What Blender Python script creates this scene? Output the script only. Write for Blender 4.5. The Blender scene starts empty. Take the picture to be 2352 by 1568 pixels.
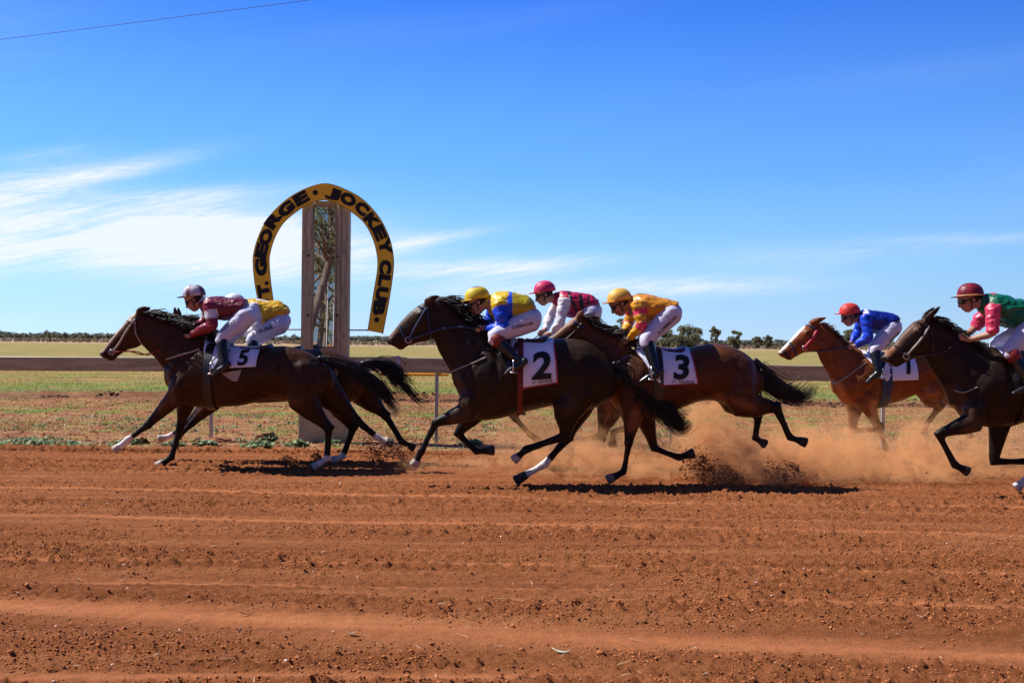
import bpy, bmesh, math, random
import numpy as np
from mathutils import Vector, Matrix, Euler, noise
from mathutils.bvhtree import BVHTree
random.seed(7); rng = np.random.default_rng(7)
R = math.radians
S = bpy.context.scene
COL = S.collection

# ------------------------------------------------------------------ camera
FPX, CAMH, ROLL = 2522.0, 1.45, R(0.57)     # focal length in 2352-pixel-wide photo units
cd = bpy.data.cameras.new('camera'); cam = bpy.data.objects.new('camera', cd); COL.objects.link(cam)
cd.sensor_width = 36.0; cd.lens = 36.0 * FPX / 2352.0
cd.shift_y = 1.0 / 2352.0; cd.clip_end = 9000.0; cd.clip_start = 0.1
cr, sr = math.cos(ROLL), math.sin(ROLL)
M = Matrix(((cr, -sr, 0, 0), (0, 0, -1, 0), (sr, cr, 0, CAMH), (0, 0, 0, 1)))
cam.matrix_world = M
S.camera = cam

def W(px, py, D):
    "a point of the track scene seen at photo position (px,py), standing D metres away"
    u = (px - 1176.0) / FPX; v = (785.0 - py) / FPX
    return Vector(((u * cr - v * sr) * D, D, CAMH + (u * sr + v * cr) * D))

# ------------------------------------------------------------------ sun and sky
TOSUN = Vector((-0.80, 0.20, 1.0)).normalized()
SUN_EL = math.asin(TOSUN.z); SUN_AZ = math.atan2(TOSUN.x, TOSUN.y)
sd = bpy.data.lights.new('sun', 'SUN'); sun = bpy.data.objects.new('sun', sd); COL.objects.link(sun)
sd.energy = 5.0; sd.angle = R(0.5); sd.color = (1.0, 0.955, 0.89)
sun.rotation_euler = TOSUN.to_track_quat('Z', 'Y').to_euler()

w = bpy.data.worlds.new('World'); S.world = w; w.use_nodes = True
nt = w.node_tree; nt.nodes.clear()
def N(nt, t, **kw):
    n = nt.nodes.new(t)
    for k, v in kw.items():
        if k == 'ins':
            for a, b in v.items(): n.inputs[a].default_value = b
        else: setattr(n, k, v)
    return n
def math_n(nt, op, a, b=None, clamp=False):
    n = nt.nodes.new('ShaderNodeMath'); n.operation = op; n.use_clamp = clamp
    for i, x in enumerate((a, b)):
        if x is None: continue
        if isinstance(x, (int, float)): n.inputs[i].default_value = x
        else: nt.links.new(x, n.inputs[i])
    return n.outputs[0]
L = nt.links.new
sky = N(nt, 'ShaderNodeTexSky', sky_type='NISHITA', sun_disc=False, sun_elevation=SUN_EL, sun_rotation=SUN_AZ, altitude=200.0, air_density=1.0, dust_density=0.25, ozone_density=3.0)
hsv = N(nt, 'ShaderNodeHueSaturation', ins={'Hue': 0.52, 'Saturation': 1.25, 'Value': 1.0})
L(sky.outputs[0], hsv.inputs['Color'])
tc = N(nt, 'ShaderNodeTexCoord')
sep = N(nt, 'ShaderNodeSeparateXYZ'); L(tc.outputs['Generated'], sep.inputs[0])
yy = math_n(nt, 'MAXIMUM', sep.outputs[1], 0.05)
# cirrus laid on direction: azimuth tangent and elevation tangent (true sky directions, not the screen)
az = math_n(nt, 'DIVIDE', sep.outputs[0], yy); el = math_n(nt, 'DIVIDE', sep.outputs[2], yy); elr = sep.outputs[2]
tilt = math_n(nt, 'ADD', el, math_n(nt, 'MULTIPLY', az, -0.16))
comb = N(nt, 'ShaderNodeCombineXYZ'); L(az, comb.inputs[0]); L(tilt, comb.inputs[1])
mp = N(nt, 'ShaderNodeMapping', ins={'Scale': (3.0, 26.0, 1.0), 'Location': (3.1, 1.7, 0.0)}); L(comb.outputs[0], mp.inputs[0])
nz = N(nt, 'ShaderNodeTexNoise', ins={'Scale': 1.0, 'Detail': 9.0, 'Roughness': 0.56, 'Distortion': 0.9}); L(mp.outputs[0], nz.inputs['Vector'])
mp2 = N(nt, 'ShaderNodeMapping', ins={'Scale': (7.0, 95.0, 1.0), 'Location': (1.0, 5.0, 0.0)}); L(comb.outputs[0], mp2.inputs[0])
nz2 = N(nt, 'ShaderNodeTexNoise', ins={'Scale': 1.0, 'Detail': 6.0, 'Roughness': 0.6, 'Distortion': 0.5}); L(mp2.outputs[0], nz2.inputs['Vector'])
def blob(cx, cy, rx, ry, gain, slope=0.0):
    dy0 = math_n(nt, 'SUBTRACT', el, cy); dx0 = math_n(nt, 'SUBTRACT', az, cx)
    dy = math_n(nt, 'DIVIDE', math_n(nt, 'SUBTRACT', dy0, math_n(nt, 'MULTIPLY', dx0, slope)), ry)
    dx = math_n(nt, 'DIVIDE', dx0, rx)
    d2 = math_n(nt, 'ADD', math_n(nt, 'MULTIPLY', dx, dx), math_n(nt, 'MULTIPLY', dy, dy))
    return math_n(nt, 'MULTIPLY', math_n(nt, 'EXPONENT', math_n(nt, 'MULTIPLY', d2, -1.0)), gain)
def acc(*bs):
    t = bs[0]
    for b in bs[1:]: t = math_n(nt, 'ADD', t, b)
    return t
cover = acc(blob(-0.27, 0.098, 0.12, 0.022, 1.15, -0.06), blob(-0.32, 0.080, 0.15, 0.020, 0.95, -0.03), blob(-0.47, 0.108, 0.08, 0.026, 0.80, 0.1), blob(-0.46, 0.136, 0.08, 0.014, 0.60, 0.20), blob(-0.36, 0.152, 0.07, 0.008, 0.40, 0.22), blob(-0.30, 0.128, 0.09, 0.008, 0.42, 0.10), blob(-0.44, 0.165, 0.05, 0.006, 0.35, 0.15),
            blob(-0.50, 0.072, 0.07, 0.016, 0.6, 0.1), blob(-0.21, 0.062, 0.10, 0.010, 0.45, 0.1), blob(-0.02, 0.067, 0.09, 0.008, 0.75, 0.07), blob(0.07, 0.050, 0.16, 0.009, 0.60, 0.03),
            blob(-0.10, 0.088, 0.06, 0.005, 0.55, 0.17), blob(0.27, 0.080, 0.12, 0.012, 0.2, 0.05), blob(0.42, 0.098, 0.09, 0.006, 0.25, 0.04), blob(0.42, 0.255, 0.16, 0.014, 0.035, 0.14), blob(-0.05, 0.290, 0.2, 0.014, 0.03, 0.14),
            blob(-0.9, 0.3, 0.3, 0.1, 0.4, 0.1), blob(0.9, 0.2, 0.3, 0.05, 0.3, 0.1))
tex = math_n(nt, 'ADD', math_n(nt, 'MULTIPLY', nz.outputs[0], 2.1), math_n(nt, 'MULTIPLY', nz2.outputs[0], 0.8))
tex = math_n(nt, 'SUBTRACT', tex, 0.72)
mp3 = N(nt, 'ShaderNodeMapping', ins={'Scale': (16.0, 130.0, 1.0), 'Location': (7.0, 2.0, 0.0), 'Rotation': (0, 0, 0.05)}); L(comb.outputs[0], mp3.inputs[0])
nz3 = N(nt, 'ShaderNodeTexNoise', ins={'Scale': 1.0, 'Detail': 7.0, 'Roughness': 0.7, 'Distortion': 1.6}); L(mp3.outputs[0], nz3.inputs['Vector'])
cl = math_n(nt, 'MULTIPLY', cover, math_n(nt, 'MAXIMUM', tex, 0.0)); cl = math_n(nt, 'MULTIPLY', cl, math_n(nt, 'MAXIMUM', math_n(nt, 'ADD', math_n(nt, 'MULTIPLY', nz3.outputs[0], 2.4), -0.25), 0.15))
cl = math_n(nt, 'MINIMUM', math_n(nt, 'MULTIPLY', cl, 1.45), 0.88)
low = N(nt, 'ShaderNodeMapRange', ins={'From Min': 0.0, 'From Max': 0.02}); L(el, low.inputs[0])
cl = math_n(nt, 'MULTIPLY', cl, low.outputs[0])
front = math_n(nt, 'GREATER_THAN', sep.outputs[1], 0.05)
cl = math_n(nt, 'MULTIPLY', cl, front)
# clear-sky colour by true elevation, paler and whiter towards the sun's side; the sky texture takes over higher up
ramp = N(nt, 'ShaderNodeValToRGB'); L(math_n(nt, 'MULTIPLY', elr, 2.0), ramp.inputs[0])
for i, (p_, c_) in enumerate([(0.0, (0.50, 0.71, 0.93)), (0.035, (0.45, 0.68, 0.94)), (0.14, (0.31, 0.63, 1.02)), (0.30, (0.155, 0.445, 1.06)), (0.60, (0.045, 0.205, 0.86)), (1.0, (0.035, 0.14, 0.62))]):
    e = ramp.color_ramp.elements[0] if i == 0 else (ramp.color_ramp.elements[1] if i == 1 else ramp.color_ramp.elements.new(p_)); e.position = p_; e.color = (*c_, 1)
side = N(nt, 'ShaderNodeMapRange', ins={'From Min': -0.5, 'From Max': 0.5, 'To Min': 1.20, 'To Max': 0.86}); L(az, side.inputs[0])
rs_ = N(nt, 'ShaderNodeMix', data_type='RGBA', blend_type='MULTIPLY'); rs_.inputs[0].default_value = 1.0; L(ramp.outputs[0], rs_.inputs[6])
back = N(nt, 'ShaderNodeMapRange', ins={'From Min': -0.2, 'From Max': 0.35, 'To Min': 0.0, 'To Max': 1.0}); back.interpolation_type = 'SMOOTHSTEP'; L(sep.outputs[1], back.inputs[0])   # sky behind the camera dimmed to cut fill on the shaded sides
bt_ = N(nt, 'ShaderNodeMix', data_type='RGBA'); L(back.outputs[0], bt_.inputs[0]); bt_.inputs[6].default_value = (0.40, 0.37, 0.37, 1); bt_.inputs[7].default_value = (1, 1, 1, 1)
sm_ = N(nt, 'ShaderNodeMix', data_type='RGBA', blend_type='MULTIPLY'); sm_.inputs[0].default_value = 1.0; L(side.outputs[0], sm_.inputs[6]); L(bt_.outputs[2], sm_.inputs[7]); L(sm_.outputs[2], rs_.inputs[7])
SKS = 0.10; SKG = 0.80
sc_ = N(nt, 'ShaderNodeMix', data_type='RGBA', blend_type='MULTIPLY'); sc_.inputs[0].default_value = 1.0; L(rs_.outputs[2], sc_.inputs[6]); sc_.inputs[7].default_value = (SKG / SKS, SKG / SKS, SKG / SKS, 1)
hi = N(nt, 'ShaderNodeMapRange', ins={'From Min': 0.42, 'From Max': 0.80}); L(sep.outputs[2], hi.inputs[0])
sk2 = N(nt, 'ShaderNodeMix', data_type='RGBA'); L(hi.outputs[0], sk2.inputs[0]); L(sc_.outputs[2], sk2.inputs[6]); 
hl = N(nt, 'ShaderNodeMix', data_type='RGBA', blend_type='MULTIPLY'); hl.inputs[0].default_value = 1.0; L(hsv.outputs[0], hl.inputs[6]); hl.inputs[7].default_value = (0.75, 0.75, 0.75, 1); L(hl.outputs[2], sk2.inputs[7])
mixc = N(nt, 'ShaderNodeMix', data_type='RGBA'); L(cl, mixc.inputs[0]); L(sk2.outputs[2], mixc.inputs[6]); mixc.inputs[7].default_value = (6.9, 7.2, 7.6, 1)
bg = N(nt, 'ShaderNodeBackground', ins={'Strength': SKS}); L(mixc.outputs[2], bg.inputs[0])
ow = N(nt, 'ShaderNodeOutputWorld'); L(bg.outputs[0], ow.inputs[0])
S.view_settings.view_transform = 'Standard'; S.view_settings.look = 'None'; S.view_settings.exposure = 0.45; S.view_settings.gamma = 1.0
S.cycles.max_bounces = 6; S.cycles.volume_bounces = 2; S.cycles.use_denoising = True
S.cycles.volume_step_rate = 1.0; S.cycles.volume_max_steps = 128

# ------------------------------------------------------------------ helpers
def mat(name, color, rough=0.6, spec=0.3, metal=0.0, noise_s=0.0, noise_amt=0.0, bump=0.0, bump_s=40.0, attr=None, coat=0.0, sheen=0.0, detail=4.0, stretch=(1, 1, 1)):
    m = bpy.data.materials.new(name); m.use_nodes = True; t = m.node_tree; b = t.nodes['Principled BSDF']
    b.inputs['Roughness'].default_value = rough; b.inputs['Specular IOR Level'].default_value = spec; b.inputs['Metallic'].default_value = metal
    b.inputs['Coat Weight'].default_value = coat; b.inputs['Coat Roughness'].default_value = 0.35
    b.inputs['Sheen Weight'].default_value = sheen
    tcn = t.nodes.new('ShaderNodeTexCoord'); mpn = t.nodes.new('ShaderNodeMapping'); t.links.new(tcn.outputs['Object'], mpn.inputs[0]); mpn.inputs['Scale'].default_value = stretch
    src = None
    if attr:
        a = t.nodes.new('ShaderNodeAttribute'); a.attribute_name = attr; src = a.outputs['Color']
    if noise_amt:
        n = N(t, 'ShaderNodeTexNoise', ins={'Scale': noise_s, 'Detail': detail, 'Roughness': 0.6}); t.links.new(mpn.outputs[0], n.inputs['Vector'])
        mr = N(t, 'ShaderNodeMapRange', ins={'From Min': 0.3, 'From Max': 0.7, 'To Min': 1 - noise_amt, 'To Max': 1 + noise_amt}); t.links.new(n.outputs[0], mr.inputs[0])
        mx = N(t, 'ShaderNodeMix', data_type='RGBA', blend_type='MULTIPLY'); mx.inputs[0].default_value = 1.0
        if src: t.links.new(src, mx.inputs[6])
        else: mx.inputs[6].default_value = (*color, 1)
        t.links.new(mr.outputs[0], mx.inputs[7]); src = mx.outputs[2]
    if src: t.links.new(src, b.inputs['Base Color'])
    else: b.inputs['Base Color'].default_value = (*color, 1)
    if bump:
        n = N(t, 'ShaderNodeTexNoise', ins={'Scale': bump_s, 'Detail': 5.0, 'Roughness': 0.6}); t.links.new(mpn.outputs[0], n.inputs['Vector'])
        bp = N(t, 'ShaderNodeBump', ins={'Strength': 0.6, 'Distance': bump}); t.links.new(n.outputs[0], bp.inputs['Height']); t.links.new(bp.outputs[0], b.inputs['Normal'])
    return m

def tag(o, label=None, cat=None, group=None, kind=None):
    if label: o['label'] = label
    if cat: o['category'] = cat
    if group: o['group'] = group
    if kind: o['kind'] = kind
    return o

def empty(name, loc, label, cat, group=None):
    o = bpy.data.objects.new(name, None); COL.objects.link(o); o.location = loc; o.empty_display_size = 0.2
    return tag(o, label, cat, group)

def link(name, me, m, parent=None, smooth=True):
    o = bpy.data.objects.new(name, me); COL.objects.link(o)
    if m is not None:
        me.materials.clear()
        for k in (m if isinstance(m, (list, tuple)) else [m]): me.materials.append(k)
    if smooth: me.polygons.foreach_set('use_smooth', [True] * len(me.polygons))
    if parent is not None:
        o.parent = parent; o.matrix_parent_inverse = Matrix.Translation(-parent_origin(parent))
    return o

def parent_origin(p):
    return p.location.copy() if p.parent is None else Vector((0, 0, 0))

class MB:
    "collects vertices and faces of one mesh"
    def __init__(s): s.v = []; s.f = []; s.mi = []
    def add(s, vs, fs, mi=0):
        b = len(s.v); s.v.extend([tuple(q) for q in vs]); s.f.extend([tuple(i + b for i in f) for f in fs]); s.mi.extend([mi] * len(fs)); return b
    def rings(s, rings, mi=0, caps=True):
        n = len(rings[0]); b = len(s.v)
        for r in rings: s.v.extend([tuple(q) for q in r])
        for i in range(len(rings) - 1):
            for j in range(n):
                k = (j + 1) % n
                s.f.append((b + i * n + j, b + i * n + k, b + (i + 1) * n + k, b + (i + 1) * n + j)); s.mi.append(mi)
        if caps:
            s.f.append(tuple(b + j for j in range(n))[::-1]); s.mi.append(mi)
            e = b + (len(rings) - 1) * n; s.f.append(tuple(e + j for j in range(n))); s.mi.append(mi)
    def loft(s, secs, n=16, round_ends=(0.5, 0.5), mi=0):
        "secs: (centre, a1, a2) ellipses; rounded ends"
        secs = list(secs); out = []
        def lerp_end(c, d, a1, a2, amt, rev):
            rr = []
            for k in (0.35, 0.7, 0.92, 1.0):
                sc = math.sqrt(max(0.0, 1 - k * k)) if k < 1 else 0.04
                rr.append((c + d * amt * k, a1 * sc, a2 * sc))
            return rr[::-1] if rev else rr
        c0, a10, a20 = secs[0]; c1 = secs[1][0]; d0 = (c0 - c1); L0 = min(a10.length, a20.length)
        if round_ends[0]: out += lerp_end(c0, d0.normalized() * L0, a10, a20, round_ends[0] * 2, True)
        out += secs
        c0, a10, a20 = secs[-1]; c1 = secs[-2][0]; d0 = (c0 - c1); L0 = min(a10.length, a20.length)
        if round_ends[1]: out += lerp_end(c0, d0.normalized() * L0, a10, a20, round_ends[1] * 2, False)
        rs = []
        for c, a1, a2 in out:
            rs.append([c + a1 * math.cos(2 * math.pi * j / n) + a2 * math.sin(2 * math.pi * j / n) for j in range(n)])
        s.rings(rs, mi)
    def tube(s, pts, rad, n=8, mi=0, flat=1.0, side=None, ends=(0.5, 0.5)):
        pts = [Vector(p) for p in pts]; m_ = len(pts)
        if isinstance(rad, (int, float)): rad = [rad] * m_
        secs = []
        for i, p in enumerate(pts):
            t = (pts[min(i + 1, m_ - 1)] - pts[max(i - 1, 0)]).normalized()
            sd_ = Vector(side) if side is not None else Vector((0, 1, 0))
            a2 = (sd_ - t * sd_.dot(t))
            if a2.length < 1e-4: a2 = Vector((1, 0, 0)) - t * t.x
            a2.normalize(); a1 = t.cross(a2).normalized()
            secs.append((p, a1 * rad[i], a2 * rad[i] * flat))
        s.loft(secs, n, ends, mi)
    def ell(s, c, ax, n=14, m_=9, mi=0):
        "ellipsoid; ax = three vectors"
        c = Vector(c); rs = []
        for i in range(m_ + 1):
            a = math.pi * i / m_; k = max(math.sin(a), 0.02)
            rs.append([c + ax[2] * math.cos(a) + ax[0] * k * math.cos(2 * math.pi * j / n) + ax[1] * k * math.sin(2 * math.pi * j / n) for j in range(n)])
        s.rings(rs, mi)
    def box(s, c, h, mi=0, rot=None):
        c = Vector(c); vs = []
        for x in (-1, 1):
            for y in (-1, 1):
                for z in (-1, 1):
                    q = Vector((x * h[0], y * h[1], z * h[2]))
                    if rot is not None: q = rot @ q
                    vs.append(c + q)
        s.add(vs, [(0, 1, 3, 2), (4, 6, 7, 5), (0, 4, 5, 1), (2, 3, 7, 6), (0, 2, 6, 4), (1, 5, 7, 3)], mi)
    def mesh(s, name='m'):
        me = bpy.data.meshes.new(name); me.from_pydata(s.v, [], s.f); me.update()
        if any(s.mi): me.polygons.foreach_set('material_index', s.mi)
        return me
    def build(s, name, m, parent=None, smooth=True, bevel=0.0):
        me = s.mesh(name)
        if bevel:
            bm = bmesh.new(); bm.from_mesh(me)
            bmesh.ops.bevel(bm, geom=bm.edges[:], offset=bevel, segments=2, affect='EDGES', profile=0.6)
            bm.to_mesh(me); bm.free()
        return link(name, me, m, parent, smooth)

def np_mesh(name, V, F, k):
    "fast mesh from numpy arrays; k = corners per face"
    me = bpy.data.meshes.new(name); nf = len(F)
    me.vertices.add(len(V)); me.vertices.foreach_set('co', np.asarray(V, np.float32).ravel())
    me.loops.add(nf * k); me.loops.foreach_set('vertex_index', np.asarray(F, np.int32).ravel())
    me.polygons.add(nf); me.polygons.foreach_set('loop_start', np.arange(0, nf * k, k, dtype=np.int32))
    try: me.polygons.foreach_set('loop_total', np.full(nf, k, np.int32))
    except Exception: pass
    me.update(calc_edges=True); return me

def union(mb, voxel, smooth_it=4, fac=0.5):
    "one continuous skin over everything collected in mb"
    o = bpy.data.objects.new('tmp', mb.mesh()); COL.objects.link(o)
    bm = bmesh.new(); bm.from_mesh(o.data); bmesh.ops.recalc_face_normals(bm, faces=bm.faces[:]); bm.to_mesh(o.data); bm.free()
    r = o.modifiers.new('r', 'REMESH'); r.mode = 'VOXEL'; r.voxel_size = voxel; r.adaptivity = 0.0
    if smooth_it:
        q = o.modifiers.new('s', 'SMOOTH'); q.factor = fac; q.iterations = smooth_it
    bpy.context.view_layer.update()
    dg = bpy.context.evaluated_depsgraph_get()
    me = bpy.data.meshes.new_from_object(o.evaluated_get(dg))
    bpy.data.objects.remove(o); return me

def coords(me):
    a = np.empty(len(me.vertices) * 3, np.float32); me.vertices.foreach_get('co', a); return a.reshape(-1, 3)

def seg_dist(P, pts):
    "distance of points P (n,k) to a polyline"
    best = np.full(len(P), 1e9)
    for a, b in zip(pts[:-1], pts[1:]):
        a = np.array(a); b = np.array(b); d = b - a; t = np.clip(((P - a) @ d) / max(d @ d, 1e-9), 0, 1)
        best = np.minimum(best, np.linalg.norm(P - (a + t[:, None] * d), axis=1))
    return best

def put_colors(me, C):
    at = me.color_attributes.new('Col', 'FLOAT_COLOR', 'POINT')
    A = np.ones((len(C), 4), np.float32); A[:, :3] = C; at.data.foreach_set('color', A.ravel())

def bvh_of(me): return BVHTree.FromPolygons([v.co[:] for v in me.vertices], [p.vertices[:] for p in me.polygons])

def text_mesh(body, size=1.0, ext=0.0, offset=0.0, xs=1.0):
    cu = bpy.data.curves.new('t', 'FONT'); cu.body = body; cu.size = size; cu.extrude = ext; cu.offset = offset; cu.align_x = 'CENTER'; cu.align_y = 'CENTER'
    cu.resolution_u = 6
    o = bpy.data.objects.new('t', cu); COL.objects.link(o); bpy.context.view_layer.update()
    me = bpy.data.meshes.new_from_object(o.evaluated_get(bpy.context.evaluated_depsgraph_get()))
    bpy.data.objects.remove(o)
    for v in me.vertices: v.co.x *= xs
    return me

def catmull(pts, k=4):
    pts = [Vector(p) for p in pts]; out = []
    for i in range(len(pts) - 1):
        p0 = pts[max(i - 1, 0)]; p1 = pts[i]; p2 = pts[i + 1]; p3 = pts[min(i + 2, len(pts) - 1)]
        for j in range(k):
            t = j / k
            out.append(0.5 * ((2 * p1) + (p2 - p0) * t + (2 * p0 - 5 * p1 + 4 * p2 - p3) * t * t + (3 * p1 - p0 - 3 * p2 + p3) * t ** 3))
    out.append(pts[-1]); return out
# ------------------------------------------------------------------ ground
def fbm(x, y, sc, oct=4, seed=0.0):
    out = np.zeros(x.shape); amp = 1.0; tot = 0
    for o in range(oct):
        out += amp * vnoise(x * sc + seed + 17.3 * o, y * sc - seed * 1.7 + 5.1 * o); tot += amp; amp *= 0.55; sc *= 2.03
    return out / tot
_perm = rng.random((512, 512))
def vnoise(x, y):
    xi = np.floor(x).astype(int); yi = np.floor(y).astype(int); fx = x - xi; fy = y - yi
    fx = fx * fx * (3 - 2 * fx); fy = fy * fy * (3 - 2 * fy)
    g = lambda a, b: _perm[a & 511, b & 511]
    return (g(xi, yi) * (1 - fx) + g(xi + 1, yi) * fx) * (1 - fy) + (g(xi, yi + 1) * (1 - fx) + g(xi + 1, yi + 1) * fx) * fy
EDGE = 14.15          # where the raked dirt ends and the verge begins
def edge_y(x): return EDGE + 0.22 * (vnoise(np.asarray(x) * 0.5 + 3, np.asarray(x) * 0 + 9) - 0.5) + 0.10 * (vnoise(np.asarray(x) * 2.1, np.asarray(x) * 0 + 2) - 0.5)
def furrows(x, y):
    "raked lines running along the track, gently wandering"
    yw = y + 0.016 * x + 0.25 * (vnoise(x * 0.09 + 2, y * 0.1 + 3) - 0.5) + 0.05 * (vnoise(x * 0.6, y * 0.4 + 8) - 0.5)
    a = vnoise(yw * 9.0, x * 0.22 + 40); b = 0.6 * vnoise(yw * 3.1 + 9, x * 0.22 + 11) + 0.4 * vnoise(yw * 1.7 + 3, x * 0.55 + 31); c = vnoise(yw * 22.0, x * 0.5 + 4)
    return a, b, c, yw
STRIPS = [(10.2437, -0.07388, 0.045, -4.95, 0.0), (8.7071, -0.0628, 0.055, -4.18, 0.0), (8.7071, -0.05259, 0.055, 0.0, 3.96), (5.4828, -0.16815, 0.2, -2.77, 0.0), (5.4828, -0.13279, 0.17, 0.0, 2.41), (7.101, -0.0179, 0.035, 0.0, 3.28), (10.0712, -0.03653, 0.035, 0.49, 4.62), (4.7432, 0.04367, 0.07, -2.17, 0.0), (7.1566, 0.00294, 0.025, -3.33, 0.0), (6.1983, -0.01926, 0.03, 0.0, 2.86), (6.4868, -0.00022, 0.03, -2.25, 0.83)]     # smooth pale harrow lines: y = a + b x, half width, x from .. to
def strip_mask(x, y):
    m = np.zeros(np.shape(x))
    for a_, b_, w_, x0, x1 in STRIPS:
        d = np.abs(y - a_ - b_ * x - .03 * (vnoise(x * .7, x * 0 + a_) - .5)) / w_; e = np.clip((x - x0) / .8 + 1, 0, 1) * np.clip((x1 - x) / .8 + 1, 0, 1)
        m = np.maximum(m, np.clip(1.5 - d, 0, 1) * e)
    return m
def track_h(x, y):
    a, b, c, yw = furrows(x, y)
    rough = np.clip(b * 2.6 - 0.75, 0.25, 1) * (1 - .92 * strip_mask(x, y))
    h = 0.022 * (b - 0.5) + 0.012 * (a - 0.5) + 0.005 * (c - 0.5)
    h += (0.008 + 0.020 * rough) * (fbm(x * 1.0, y * 1.0, 10.0, 2, 3.0) - 0.5)
    h += (0.008 + 0.040 * rough) * (fbm(x * 1.0, y * 1.0, 22.0, 2, 13.0) - 0.5)
    h += (0.008 + 0.040 * rough) * np.clip(fbm(x, y, 42.0, 2, 8.0) - 0.52, 0, 1) * 2.2
    h += 0.030 * (fbm(x * 0.5, y * 1.2, 1.2, 2, 1.0) - 0.5)
    e = edge_y(x) - y
    st = y - (13.92 + 0.03 * (vnoise(x * 1.1, x * 0 + 5) - .5) + .02 * (vnoise(x * 5.0, x * 0 + 7) - .5))
    h += 0.032 * np.clip(st / .012, 0, 1) * np.clip(.95 + vnoise(x * .8, x * 0 + 3) - (x > -1) * .5, 0, 1)  # low step added: its shaded near face draws the thin shadow line
    h += 0.015 * np.exp(-(e / 0.10) ** 2) - 0.12 * np.clip(-e / 0.12 + 0.2, 0, 1)
    return h
def verge_h(x, y):
    s = y - edge_y(x)
    h = np.where(s < 0, -0.12, -0.12 + 0.125 * np.clip(s / 0.25 + 0.6, 0, 1))
    h += np.clip(s, 0, 1) * 0.06 * (fbm(x, y, 1.3, 3, 5.0) - 0.5)
    # low scraped windrow where the mown grass starts
    d = y - (27.4 + 0.5 * (vnoise(x * 0.3, x * 0 + 1.0) - 0.5))
    h += 0.03 * (fbm(x, y, 6.0, 3, 30.0) - .5) * np.exp(-((y - 26.9) / 0.8) ** 2) * 2; h += 0.16 * np.where(d < 0, np.exp(-(d / 0.16) ** 2), np.exp(-(d / 0.9) ** 2)) * (0.3 + fbm(x, y, 3.0, 3, 2.0)) * np.clip(1.2 - np.abs(x + 6) * .09, .35, 1)
    return np.where(y > 80, 0.0, h)
def grid(name, xs, ys, hf):
    X, Y = np.meshgrid(xs, ys); Z = hf(X, Y)
    V = np.stack([X, Y, Z], -1).reshape(-1, 3); nx, ny = len(xs), len(ys)
    i = np.arange(ny - 1)[:, None] * nx + np.arange(nx - 1)[None, :]
    F = np.stack([i, i + 1, i + nx + 1, i + nx], -1).reshape(-1, 4)
    return np_mesh(name, V, F, 4)
def graded(a, b, s0, grow, lim):
    out = [a]; s = s0
    while out[-1] < b: out.append(out[-1] + s); s = min(s * grow, lim)
    return np.array(out)

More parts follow.
